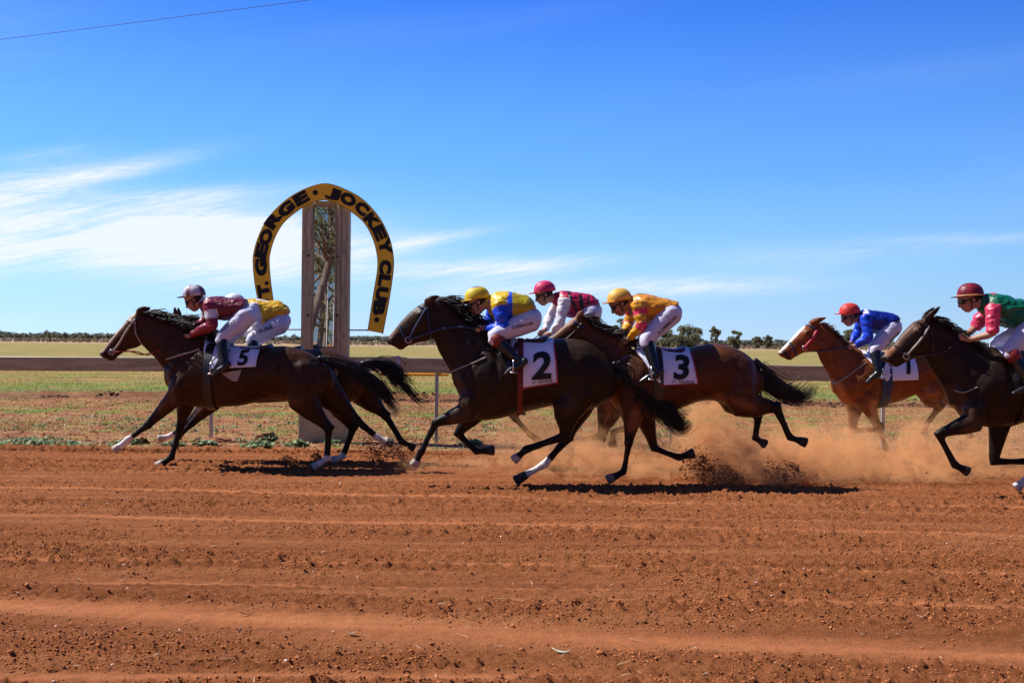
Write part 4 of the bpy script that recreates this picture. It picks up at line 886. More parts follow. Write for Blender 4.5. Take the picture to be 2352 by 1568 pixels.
    if H.mane: strands('mane', H, root, mm, *H.mane)
    if H.tail: tail('tail', H, root, mm)
    return root

def strands(name, H, root, m, crest, length, lift, n, spread=0.04):
    "tapered locks rooted along the crest, streaming back in the wind"
    D = H.D; rnd = random.Random(H.seed); mb = MB(); cr_ = catmull([W(*p, D) for p in crest], 6)
    for i in range(n):
        u = rnd.random() * (len(cr_) - 1); k = int(u); p = cr_[k].lerp(cr_[min(k + 1, len(cr_) - 1)], u - k); tg = (cr_[min(k + 1, len(cr_) - 1)] - cr_[max(k - 1, 0)]).normalized()
        nrm = Vector((-tg.z, 0, tg.x)); nrm = nrm if nrm.z > 0 else -nrm
        L_ = length * rnd.uniform(.45, 1.1); l_ = lift * rnd.uniform(-.25, 1.25); y0 = rnd.gauss(0, spread * .6); dy = rnd.gauss(-.02, .06)
        p0 = p + Vector((0, y0, 0)) - nrm * .02; w_ = rnd.uniform(.6, 1.3); ph = rnd.uniform(0, 6)
        pts = [p0]
        for s_ in range(1, 6):
            t_ = s_ / 5; pts.append(p0 + tg * L_ * t_ * .85 + Vector((1, 0, 0)) * L_ * .2 * t_ + nrm * (l_ * L_ * math.sin(t_ * 1.9) + .012 * math.sin(ph + t_ * 5)) + Vector((0, dy * t_ + .006 * math.sin(ph * 2 + t_ * 4), 0)))
        mb.tube(pts, [.0045 * w_, .0058 * w_, .0052 * w_, .0042 * w_, .0026 * w_, .0008], 4, flat=.8, ends=(0, 0))
    mb.build(name, m, root)
def tail(name, H, root, m):
    D = H.D; rnd = random.Random(H.seed + 50); mb = MB()
    paths, wd, n, wisp = H.tail
    main = catmull([W(*p, D) for p in paths[0]], 5)
    dock = main[:5]; mb.tube(dock, [.030, .034, .030, .024, .014][:len(dock)], 10)
    for i in range(n):
        pl = catmull([W(*p, D) for p in (paths[0] if rnd.random() > wisp or len(paths) == 1 else paths[rnd.randrange(1, len(paths))])], 5)
        e = rnd.uniform(.62, 1.0); last = max(6, int(e * len(pl))); r0 = rnd.gauss(0, 1); y0 = rnd.gauss(0, 1); stray = rnd.random() < .22; r0 *= 2.1 if stray else 1; ph = rnd.uniform(0, 6); pts = []; rr = []; w_ = rnd.uniform(.6, 1.3)
        st = rnd.randrange(0, 3)
        for k in range(st, last):
            t_ = k / (len(pl) - 1); tg = (pl[min(k + 1, len(pl) - 1)] - pl[max(k - 1, 0)]).normalized(); nrm = Vector((-tg.z, 0, tg.x))
            sp = wd * (.20 + 1.0 * math.sin(min(1, t_ * 1.15) * math.pi * .62))
            pts.append(pl[k] + nrm * (r0 * sp * .5 + .010 * math.sin(ph + t_ * 7)) + Vector((0, y0 * sp * .38 + .008 * math.sin(ph * 1.7 + t_ * 6), 0)))
            f_ = (k - st) / max(1, last - 1 - st); rr.append(w_ * (.0034 if stray else .0060) * (1 - f_ ** 1.4) + .0007)
        mb.tube(pts, rr, 4, flat=.8, ends=(0, 0))
    mb.build(name, m, root)

# --- tack laid on the body by casting rays onto it
def hit(H, x, z, side=-1, lift=.006):
    o = Vector((x, H.D + side * 2.0, z)); h = H.bvh.ray_cast(o, Vector((0, -side, 0)))
    if h[0] is None: return None
    return h[0] + Vector((0, side * lift, 0)) + h[1] * lift * .3
def strap(H, name, pts, rad, m, both=True, mb=None, flat=.35, k=7, parent=None):
    own = mb is None; mb = mb or MB()
    for side in ((-1, 1) if both else (-1,)):
        out = []; cc = catmull([Vector((p[0], p[1], 0)) for p in pts], k)
        for p in cc:
            q = W(p.x, p.y, H.D); h = hit(H, q.x, q.z, side)
            if h is not None and (not out or (h - out[-1]).length < .25): out.append(h)
            elif h is None and out: q.y = out[-1].y; out.append(q)
        if len(out) > 2:
            mb.tube(out, rad, 6, flat=1.0)
            if own: mb.build(name, m, parent or H.root); mb = MB()
def section_at(H, x):
    tl = H.tl
    for (c0, a0, w0), (c1, a1, w1) in zip(tl[:-1], tl[1:]):
        if c0.x <= x <= c1.x:
            t_ = (x - c0.x) / max(1e-6, c1.x - c0.x); return c0.lerp(c1, t_), a0.lerp(a1, t_), w0 + (w1 - w0) * t_
    return tl[0] if x < tl[0][0].x else tl[-1]
def wrap(H, x, z, side, lift):
    "point on the hide at (x,z), seen from the side"
    c, a1, w_ = section_at(H, x); t_ = z - c.z
    top = a1.length
    if t_ > top * .80: # over the back: cast down
        y = side * w_ * math.sqrt(max(0, 1 - min(1, t_ / top) ** 2)); h = H.bvh.ray_cast(Vector((x, H.D + y, z + 1)), Vector((0, 0, -1)))
        if h[0]: return h[0] + h[1] * lift
    h = H.bvh.ray_cast(Vector((x, H.D + side * 2, z)), Vector((0, -side, 0)))
    if h[0]: return h[0] + h[1] * lift
    return Vector((x, H.D + side * w_, z))
def cloth(H, quad, m, name='saddle_cloth', lift=.014, far_lift=.012, edge=None, thick=.006, nx=14, nz=14):
    "quad: top-front, top-rear, bottom-rear, bottom-front in photo pixels; hangs over the back to both sides"
    D = H.D; tf, tr_, br, bf = [W(*p, D) for p in quad]
    Vv = []; rows = 0
    for side in (-1, 1):
        for j in range(nz + 1):
            v = j / nz if side == -1 else 1 - j / nz
            if side == 1 and j == 0: pass
            row = []
            for i in range(nx + 1):
                u = i / nx; a = tf.lerp(tr_, u); b_ = bf.lerp(br, u); q = a.lerp(b_, v if side == -1 else v)
                # from bottom (near side) up over and down again
                vv = 1 - j / nz if side == -1 else j / nz
                q = a.lerp(b_, vv); 
                row.append(wrap(H, q.x, q.z, side, lift))
            Vv.append(row)
        if side == -1:
            # across the spine
            for a_ in (-.66, -.33, 0, .33, .66):
                row = []
                for i in range(nx + 1):
                    u = i / nx; a = tf.lerp(tr_, u); y0 = abs(Vv[-1][i].y - D) if a_ == -.66 else abs(Vv[-1][i].y - D); c, a1, w_ = section_at(H, a.x)
                    yn = Vv[nz][i].y - D; h = H.bvh.ray_cast(Vector((a.x, D - yn * a_ * 1.0, a.z + 1.5)), Vector((0, 0, -1)))
                    row.append((h[0] + Vector((0, 0, lift))) if h[0] else Vector((a.x, D - yn * a_, a.z)))
                Vv.append(row)
    nr = len(Vv); V = []; 
    for row in Vv:
        for q in row: V.append(q)
    F = []; w_ = nx + 1
    for r_ in range(nr - 1):
        for i in range(nx): F.append((r_ * w_ + i, r_ * w_ + i + 1, (r_ + 1) * w_ + i + 1, (r_ + 1) * w_ + i))
    me = bpy.data.meshes.new(name); me.from_pydata([tuple(q) for q in V], [], F); me.update()
    bm = bmesh.new(); bm.from_mesh(me); bmesh.ops.recalc_face_normals(bm, faces=bm.faces[:]); bmesh.ops.smooth_vert(bm, verts=[v for v in bm.verts if not v.is_boundary], factor=.5, use_axis_x=True, use_axis_y=True, use_axis_z=True)
    r_ = bmesh.ops.extrude_face_region(bm, geom=bm.faces[:]); bmesh.ops.translate(bm, verts=[g for g in r_['geom'] if isinstance(g, bmesh.types.BMVert)], vec=(0, -thick, 0)); bm.to_mesh(me); bm.free()
    o = link(name, me, m, H.root)
    if edge is not None:
        k = MB()
        for pa, pb in ((bf, br), (br, tr_.lerp(br, .12))):
            pts = [wrap(H, pa.lerp(pb, t_ / 8).x, pa.lerp(pb, t_ / 8).z, -1, lift + .008) for t_ in range(9)]; k.tube(pts, .008, 6)
        k.build('edge_binding', edge, o)
    return o
def decal(name, me, origin, ux, uz, bvh, m, parent, lift=.003, cut=.02, ydir=1.0):
    "lay a flat mesh (x,y) on a surface: origin + x*ux + y*uz, pushed along Y until it meets the surface"
    bm = bmesh.new(); bm.from_mesh(me); xs_ = [v.co.x for v in bm.verts]; ys_ = [v.co.y for v in bm.verts]
    for ax_, lo, hi in ((0, min(xs_), max(xs_)), (1, min(ys_), max(ys_))):
        t_ = lo + cut
        while t_ < hi:
            g_ = bm.verts[:] + bm.edges[:] + bm.faces[:]; co = [0, 0, 0]; no = [0, 0, 0]; co[ax_] = t_; no[ax_] = 1
            bmesh.ops.bisect_plane(bm, geom=g_, plane_co=co, plane_no=no); t_ += cut
    for v in bm.verts:
        q = origin + ux * v.co.x + uz * v.co.y; h = bvh.ray_cast(Vector((q.x, origin.y - 2.0, q.z)), Vector((0, 1, 0)))
        v.co = (h[0] + Vector((0, -lift, 0))) if h[0] else Vector((q.x, origin.y, q.z))
    m2 = bpy.data.meshes.new(name); bm.to_mesh(m2); bm.free(); return link(name, m2, m, parent, smooth=False)
def world_bvh(o):
    me = o.data; return BVHTree.FromPolygons([v.co[:] for v in me.vertices], [p.vertices[:] for p in me.polygons])
M_CLOTH = mat('number_cloth', (0.74, 0.76, 0.95), 0.75, 0.2, noise_s=5, noise_amt=0.07, bump=0.004, bump_s=14)
M_CLOTHB = mat('blue_cloth', (0.05, 0.16, 0.62), 0.7, 0.2, noise_s=5, noise_amt=0.1, bump=0.004, bump_s=14)
M_REDB = mat('red_binding', (0.30, 0.02, 0.03), 0.6)
M_WEB = mat('pale_webbing', (0.36, 0.32, 0.29), 0.7, noise_s=20, noise_amt=0.15)
M_BLUEW = mat('blue_webbing', (0.03, 0.05, 0.12), 0.6)
def number(H, cl, txt, at, h, slant=0.0, m=None):
    me = text_mesh(txt, 1.0, 0, 0.035, 1.0); ys_ = [v.co.y for v in me.vertices]; xs_ = [v.co.x for v in me.vertices]; cx, cy = (min(xs_) + max(xs_)) / 2, (min(ys_) + max(ys_)) / 2; hh = max(ys_) - min(ys_)
    for v in me.vertices: v.co.x = (v.co.x - cx) * h / hh * 1.05; v.co.y = (v.co.y - cy) * h / hh
    o_ = W(*at, H.D); o_.y = H.D
    return decal('number', me, o_, Vector((math.cos(slant), 0, math.sin(slant))), Vector((-math.sin(slant) + .12, 0, math.cos(slant))), world_bvh(cl), m or M_BLACK, cl, lift=.010)
def small_print(H, cl, at, ln, slant=0.0):
    me = text_mesh('ST. GEORGE', 1.0, 0, 0.01, 1.0); xs_ = [v.co.x for v in me.vertices]; w_ = max(xs_) - min(xs_)
    for v in me.vertices: v.co *= ln / w_
    o_ = W(*at, H.D); o_.y = H.D; decal('print', me, o_, Vector((math.cos(slant), 0, math.sin(slant))), Vector((-math.sin(slant), 0, math.cos(slant))), world_bvh(cl), M_BLACK, cl, lift=.010, cut=.03)
def girth(H, xpx, m, wd=.045, buckle=None):
    x = W(xpx, 900, H.D).x; rs = []
    for dx in (-wd, wd):
        c, a1, w_ = section_at(H, x + dx); ring = []
        for j in range(40):
            a = 2 * math.pi * j / 40; d_ = Vector((0, math.sin(a), math.cos(a))); h = H.bvh.ray_cast(Vector((x + dx, c.y, c.z)) + d_ * 1.2, -d_)
            p = (h[0] if h[0] and abs((h[0] - Vector((x + dx, c.y, c.z))).length) < .55 else Vector((x + dx, c.y, c.z)) + d_ * .3); ring.append(p + d_ * .010)
        rs.append(ring)
    k = MB(); k.rings(rs, caps=False)
    k.rings([[p + (p - Vector((p.x, H.D, p.z))).normalized() * 0 + (p - section_at(H, x)[0]).normalized() * .012 for p in r_] for r_ in rs], caps=False)
    return k.build('girth', m, H.root)
def saddle(H, front, back, top_lift=.05, m=None):
    "small racing saddle lying on the back between two photo points (pommel, cantle)"
    D = H.D; k = MB(); a = W(*front, D); b = W(*back, D); rs = []
    for i in range(11):
        t_ = i / 10; x = a.x + (b.x - a.x) * t_; ztop = a.z + (b.z - a.z) * t_ - .028 * math.sin(t_ * math.pi); hwd = .10 + .07 * t_
        if t_ < .1 or t_ > .9: hwd *= .7
        h = H.bvh.ray_cast(Vector((x, D, ztop + 1)), Vector((0, 0, -1))); zb = (h[0].z - .02) if h[0] else ztop - .1
        ztop = max(ztop, zb + .03); ring = []
        for j in range(16):
            an = 2 * math.pi * j / 16; ring.append(Vector((x, D + hwd * math.cos(an), (ztop + zb - .04) / 2 + (ztop - zb + .04) / 2 * math.sin(an))))
        rs.append(ring)
    k.rings(rs); o = k.build('saddle', m or M_LEATHER, H.root)
    # flap on the near and far side
    for s_ in (-1, 1):
        f_ = MB(); pts = []
        for i in range(5):
            for j in range(6):
                x = a.x + .02 + (b.x - a.x) * .14 * i / 4 - .02 * j; z = a.z - .05 - .05 * j; pts.append(wrap(H, x, z, s_, .026))
        f_.add(pts, [(i * 6 + j, i * 6 + j + 1, i * 6 + j + 7, i * 6 + j + 6) for i in range(4) for j in range(5)]); f_.build('saddle_flap', m or M_LEATHER, o)
    return o
def stirrup(H, sd_obj, foot, topp, off):
    D = H.D
    for s_ in (-1, 1):
        f_ = W(*foot, D); f_.y = D + s_ * off; t_ = W(*topp, D); t_.y = D + s_ * (off - .08)
        k = MB(); k.tube([t_, f_ + Vector((0, 0, .13))], .008, 6); k.build('stirrup_leather', M_LEATHER, sd_obj)
        k = MB(); pts = [f_ + Vector((.0, .058 * math.sin(a), .055 + .075 * math.cos(a))) for a in [(-2.4 + 4.8 * i / 14) for i in range(15)]]; k.tube(pts, .008, 6); k.box(f_ + Vector((0, 0, -.002)), (.030, .058, .007)); k.build('stirrup_iron', M_STEEL, sd_obj)
def bridle(H, m_cheek, m_nose, brow, cheek, nose, throat=None, cheek_r=.011):
    mb = MB(); strap(H, '', cheek, cheek_r, m_cheek, mb=mb); o = mb.build('bridle', m_cheek, H.root)
    k = MB(); strap(H, '', brow, .009, m_nose, mb=k)
    if nose: strap(H, '', nose, .010, m_nose, mb=k)
    k.build('browband', m_nose, o)
    if throat: k = MB(); strap(H, '', throat, .008, m_nose, mb=k); k.build('throat_lash', m_nose, o)
    q = W(*cheek[-1], H.D)
    for s_ in (-1, 1):
        h = hit(H, q.x, q.z, s_, .01)
        if h is None: continue
        r_ = MB(); r_.tube([h + Vector((.030 * math.cos(a), 0, .030 * math.sin(a))) for a in [i * 2 * math.pi / 12 for i in range(13)]], .005, 6); r_.build('bit_ring', M_STEEL, o)
    H.bit = q
def reins(H, m, mids, hands, rad=.007):
    for s_ in (-1, 1):
        q = hit(H, H.bit.x, H.bit.z, s_, .012) or H.bit; pts = [q]
        for p in mids:
            w_ = W(*p, H.D); h = hit(H, w_.x, w_.z, s_, .015); pts.append(h if h is not None else Vector((w_.x, H.D + s_ * .09, w_.z)))
        hd = hands[0] if s_ < 0 else hands[1]; pts.append(hd); k = MB(); k.tube(catmull(pts, 5), rad, 6); k.build('rein', m, H.root)

BLK = (0.011, 0.0078, 0.0065)
def mk(**kw):
    H = Horse(); H.bones = []; H.strokes = []; H.socks = [0, 0, 0, 0]; H.hoofs = [HOOFC] * 4; H.__dict__.update(kw); return H
NR, FR = -.15, .15
def nearest(K, t): return [(K(x0, y0), K(x1, y1), w_) for x0, y0, x1, y1, w_ in t]
H_A = mk(seed=1, D=12.27, label='dark bay lead horse with white socks and sunlight painted on its face wearing number five', coat=(0.040, 0.0155, 0.0060), points=BLK, mane_col=(0.010, 0.008, 0.008),
    torso=nearest(K1, [(572, 620, 575, 830, .11), (630, 560, 640, 930, .19), (760, 520, 760, 968, .235), (900, 505, 900, 978, .265), (1050, 520, 1050, 965, .285), (1200, 525, 1200, 940, .29), (1330, 518, 1330, 915, .285), (1440, 518, 1440, 925, .28), (1550, 540, 1560, 950, .26), (1660, 590, 1690, 920, .20), (1730, 660, 1750, 850, .10)]),
    neck=nearest(K1, [(392, 262, 345, 470, .065), (470, 290, 405, 545, .08), (600, 330, 475, 615, .095), (730, 395, 535, 700, .125), (860, 455, 580, 800, .17)]),
    head=nearest(K1, [(372, 250, 400, 460, .065), (292, 285, 352, 520, .092), (215, 375, 268, 545, .075), (140, 465, 200, 590, .056), (88, 530, 150, 630, .055), (62, 562, 110, 612, .042)]),
    ear=(K1(345, 262), K1(408, 232)),
    fore=[(K1(690, 750), K1(625, 890), K1(415, 1105), K1(268, 1212), K1(165, 1292), NR), (K1(740, 780), K1(700, 930), K1(652, 1130), K1(592, 1345), K1(480, 1412), FR)],
    hind=[(K2(380, 700), K2(395, 930), K2(585, 1125), K2(572, 1355), K2(470, 1422), NR), (K2(440, 700), K2(600, 890), K2(800, 1075), K2(945, 1195), K2(1060, 1240), FR)],
    socks=[.16, 0, .02, .10], hoofs=[(.45, .38, .3), (.38, .33, .28), (.40, .36, .33), (.12, .1, .08)],
    strokes=[([K1(330, 262), K1(200, 385), K1(75, 545)], .045, (0.42, 0.29, 0.21), .03), ([K1(100, 590), K1(150, 610)], .05, (0.02, .014, .012), .03)],  # sun highlight painted down the face, then the dark muzzle
    mane=([K1(385, 258), K1(480, 285), K1(600, 322), K1(740, 385), K1(850, 440)], .20, .34, 620),
    tail=([[K2(520, 605), K2(640, 650), K2(770, 700), K2(880, 770), K2(985, 870), K2(1055, 960), K2(1105, 1050)], [K2(520, 605), K2(650, 655), K2(820, 720), K2(950, 800), K2(1040, 900), K2(1115, 990)]], .046, 330, .35))
H_B = mk(seed=2, D=13.0, label='dark bay horse running half hidden on the far side of the lead horse', coat=(0.045, 0.018, 0.008), points=BLK, mane_col=(0.012, 0.009, 0.008),
    torso=nearest(K1, [(905, 620, 905, 850, .11), (960, 570, 960, 900, .19), (1080, 530, 1080, 925, .235), (1250, 530, 1250, 940, .27), (1430, 535, 1430, 930, .285), (1580, 540, 1580, 915, .285), (1720, 534, 1720, 925, .28), (1800, 548, 1810, 945, .27), (1890, 588, 1910, 940, .24), (1965, 632, 1985, 905, .19), (2010, 690, 2035, 850, .10)]),
    neck=nearest(K1, [(672, 292, 660, 470, .065), (730, 305, 690, 560, .08), (800, 350, 760, 640, .10), (890, 410, 840, 720, .13), (990, 470, 900, 800, .17)]),
    head=nearest(K1, [(655, 288, 690, 460, .065), (600, 330, 650, 530, .09), (555, 410, 610, 580, .075), (515, 500, 560, 610, .056), (490, 560, 530, 640, .05), (480, 585, 510, 630, .04)]),
    ear=(K1(640, 315), K1(628, 240)),
    fore=[(K1(960, 780), K1(880, 930), K1(720, 1080), K1(585, 1185), K1(495, 1208), FR), (K1(1000, 780), K1(900, 930), K1(740, 1095), K1(640, 1190), K1(610, 1260), NR)],
    hind=[(K2(700, 720), K2(640, 930), K2(765, 1125), K2(690, 1335), K2(612, 1370), NR), (K2(760, 720), K2(850, 880), K2(1010, 1035), K2(1125, 1225), K2(1225, 1278), FR)],
    socks=[.12, 0, .02, 0], hoofs=[(.5, .44, .36), HOOFC, (.5, .46, .42), HOOFC],
    mane=([K1(660, 288), K1(740, 300), K1(830, 350), K1(920, 410)], .14, .22, 320),
    tail=([[K2(835, 645), K2(930, 640), K2(1040, 690), K2(1110, 780), K2(1200, 880), K2(1310, 975)], [K2(835, 650), K2(950, 635), K2(1060, 660), K2(1150, 740), K2(1225, 800)], [K2(835, 650), K2(930, 655), K2(1000, 700), K2(1080, 800), K2(1180, 900)]], .044, 330, .45))
H_C = mk(seed=3, D=11.0, label='nearly black horse with a streaming mane wearing number two', coat=(0.023, 0.0125, 0.0070), points=(0.010, .0075, .0065), mane_col=(0.008, 0.007, 0.008),
    torso=nearest(K3, [(648, 640, 652, 830, .11), (705, 570, 712, 960, .19), (820, 490, 820, 1062, .24), (950, 462, 950, 1058, .27), (1100, 470, 1100, 1022, .29), (1250, 470, 1250, 985, .30), (1380, 462, 1380, 960, .30), (1500, 460, 1500, 985, .30), (1620, 478, 1630, 990, .29), (1720, 540, 1735, 950, .25), (1795, 615, 1815, 890, .19), (1835, 690, 1850, 830, .09)]),
    neck=nearest(K3, [(520, 160, 470, 420, .065), (590, 205, 515, 545, .085), (680, 275, 570, 640, .105), (780, 360, 612, 720, .135), (890, 420, 650, 830, .18)]),
    head=nearest(K3, [(490, 165, 515, 410, .068), (385, 205, 455, 475, .095), (300, 270, 365, 492, .078), (222, 355, 290, 520, .060), (165, 425, 240, 550, .058), (140, 460, 190, 520, .044)]),
    ear=(K3(430, 185), K3(512, 150)),
    fore=[(K3(790, 860), K3(725, 1010), K3(500, 1085), K3(392, 1300), K3(335, 1408), NR), (K3(830, 880), K3(775, 1030), K3(660, 1165), K3(800, 1300), K3(935, 1292), FR)],
    hind=[(K4(650, 720), K4(500, 990), K4(485, 1185), K4(190, 1285), K4(95, 1368), NR), (K4(670, 720), K4(560, 980), K4(500, 1200), K4(330, 1395), K4(110, 1520), FR)],
    socks=[0, 0, 0, .20], hoofs=[(.42, .34, .26), HOOFC, (.36, .32, .29), (.05, .04, .035)],
    strokes=[([K3(450, 175), K3(300, 275), K3(190, 395)], .045, (0.085, 0.055, 0.043), .035), ([K3(200, 400), K3(160, 445)], .032, (0.13, 0.055, 0.03), .02)],
    mane=([K3(505, 158), K3(590, 195), K3(690, 270), K3(790, 350), K3(860, 400)], .24, .40, 700),
    tail=([[K4(850, 650), K4(960, 760), K4(1080, 850), K4(1200, 950), K4(1290, 1060), K4(1360, 1120), K4(1420, 1060)], [K4(850, 660), K4(940, 780), K4(1060, 880), K4(1180, 980), K4(1290, 1085), K4(1400, 1135)]], .070, 560, .3),
    lumps=[(K3(1000, 640), (.22, .20, .20))])
H_D = mk(seed=4, D=12.75, label='bay horse almost hidden behind horse number two under the pink capped rider', coat=(0.075, 0.028, 0.015), points=BLK, mane_col=(0.012, 0.009, 0.008),
    torso=nearest(K3, [(945, 640, 945, 830, .11), (990, 580, 990, 900, .19), (1090, 540, 1090, 940, .235), (1210, 520, 1210, 940, .265), (1350, 520, 1350, 920, .28), (1480, 500, 1480, 890, .28), (1600, 480, 1600, 870, .28), (1740, 500, 1750, 900, .28), (1850, 550, 1860, 930, .25), (1930, 610, 1940, 880, .19), (1965, 690, 1975, 820, .09)]),
    neck=nearest(K3, [(850, 420, 820, 570, .065), (900, 430, 850, 640, .08), (960, 460, 890, 700, .10), (1040, 500, 930, 760, .13), (1120, 520, 970, 830, .17)]),
    head=nearest(K3, [(830, 420, 850, 580, .062), (780, 460, 820, 640, .085), (740, 540, 790, 680, .07), (700, 610, 745, 720, .054), (675, 660, 720, 750, .05), (665, 690, 700, 740, .04)]),
    ear=(K3(820, 440), K3(870, 415)),
    fore=[(K3(1060, 820), K3(1050, 960), K3(1095, 1060), K3(1205, 1178), K3(1262, 1218), NR), (K3(1060, 820), K3(1030, 930), K3(960, 990), K3(1080, 1010), K3(1150, 1000), FR)],
    hind=[(KD(1150, -150), KD(1010, 260), KD(880, 690), KD(520, 745), KD(420, 855), NR), (KD(1250, -150), KD(1300, 250), KD(1290, 560), KD(1055, 620), KD(1038, 850), FR)],
    socks=[0, 0, .04, 0], hoofs=[HOOFC, HOOFC, (.6, .55, .5), (.03, .03, .035)],
    strokes=[([KD(940, 150), KD(965, 330), KD(900, 470)], .03, (0.22, 0.08, 0.05), .03)],  # sunlit front edge of the thigh painted lighter
    mane=None, tail=([[K3(1960, 700), K3(2000, 760), K3(2050, 850)]], .05, 20, 0))
H_E = mk(seed=5, D=11.2, label='bay horse with a dark tail wearing number three', coat=(0.075, 0.026, 0.0095), points=BLK, mane_col=(0.020, 0.011, 0.009),
    torso=nearest(K5, [(-290, 500, -286, 690, .11), (-240, 420, -235, 770, .19), (-130, 355, -130, 850, .24), (0, 335, 0, 860, .27), (130, 340, 130, 835, .285), (260, 345, 260, 785, .295), (390, 318, 390, 735, .29), (515, 303, 515, 728, .29), (630, 318, 635, 770, .28), (730, 365, 745, 795, .25), (800, 430, 815, 745, .18), (828, 500, 838, 670, .09)]),
    neck=nearest(K4, [(612, 275, 600, 450, .062), (690, 355, 640, 560, .08), (770, 402, 700, 650, .10), (860, 440, 760, 740, .13), (960, 490, 820, 840, .17)]),
    head=nearest(K4, [(598, 268, 650, 430, .062), (530, 315, 610, 480, .088), (470, 365, 540, 500, .074), (410, 415, 470, 520, .058), (370, 450, 420, 540, .055), (350, 470, 390, 530, .042)]),
    ear=(K4(580, 300), K4(612, 258)),
    fore=[(K4(950, 850), K4(985, 1010), K4(955, 1240), K4(918, 1452), K4(795, 1512), NR), (K4(1040, 850), K4(1075, 1030), K4(1145, 1275), K4(1325, 1345), K4(1440, 1312), FR)],
    hind=[(K5(640, 520), K5(750, 760), K5(975, 775), K5(1075, 1000), K5(1200, 1040), NR), (K5(600, 540), K5(690, 740), K5(845, 830), K5(818, 1005), K5(885, 1045), FR)],
    socks=[0, 0, 0, 0], hoofs=[(.30, .18, .12), HOOFC, HOOFC, HOOFC],
    strokes=[([K4(600, 275), K4(500, 345), K4(370, 445)], .030, (0.28, 0.125, 0.06), .03), ([K4(930, 1220), K4(915, 1350)], .02, (0.10, 0.03, 0.012), .02)],  # painted light: sunlit face strip and front edge of the foreleg
    mane=([K4(612, 270), K4(690, 345), K4(770, 392), K4(850, 425), K4(940, 475)], .19, .38, 460),
    tail=([[K5(822, 430), K5(900, 530), K5(985, 620), K5(1080, 680), K5(1180, 690), K5(1300, 600)], [K5(822, 440), K5(880, 560), K5(960, 650), K5(1060, 690), K5(1160, 710), K5(1260, 680)], [K5(822, 440), K5(900, 540), K5(1020, 640), K5(1130, 620), K5(1250, 480)], [K5(822, 450), K5(860, 580), K5(900, 660), K5(970, 690)]], .058, 480, .42))
H_F = mk(seed=6, D=13.5, label='chestnut horse with a broad white blaze wearing number one', coat=(0.175, 0.052, 0.016), points=None, mane_col=(0.055, 0.022, 0.012), two_tone=True,
    torso=nearest(K6, [(605, 850, 612, 1000, .11), (665, 760, 675, 1080, .19), (790, 660, 790, 1120, .235), (930, 645, 930, 1118, .265), (1060, 660, 1060, 1085, .28), (1200, 660, 1200, 1040, .28), (1320, 640, 1320, 990, .28), (1440, 625, 1440, 990, .28), (1560, 650, 1570, 1030, .26), (1660, 720, 1680, 1010, .19), (1710, 790, 1725, 930, .09)]),
    neck=nearest(K6, [(500, 395, 440, 620, .062), (575, 440, 480, 715, .082), (655, 525, 530, 800, .10), (730, 590, 570, 880, .13), (840, 630, 620, 980, .17)]),
    head=nearest(K6, [(455, 385, 490, 610, .064), (345, 415, 420, 640, .088), (275, 480, 340, 648, .074), (205, 555, 270, 685, .057), (150, 610, 222, 712, .055), (128, 636, 172, 692, .042)]),
    ear=(K6(400, 395), K6(500, 355)),
    fore=[(K6(880, 960), K6(885, 1085), K6(965, 1265), K6(1035, 1440), K6(1055, 1520), NR), (K6(790, 960), K6(775, 1090), K6(752, 1310), K6(925, 1298), K6(1015, 1268), FR)],
    hind=[(K7(520, 740), K7(420, 860), K7(505, 925), K7(405, 1055), K7(392, 1120), NR), (K7(560, 740), K7(600, 860), K7(650, 960), K7(675, 1080), K7(700, 1130), FR)],
    socks=[0, 0, 0, 0], hoofs=[HOOFC] * 4,
    strokes=[([K6(325, 418), K6(230, 520), K6(135, 625)], .036, (0.80, 0.72, 0.66), .010), ([K6(160, 640), K6(205, 690)], .045, (.05, .02, .018), .03)],
    mane=([K6(480, 385), K6(560, 425), K6(640, 505), K6(720, 580)], .08, .28, 260),
    tail=([[K7(690, 780), K7(760, 850), K7(820, 950)]], .06, 60, 0))
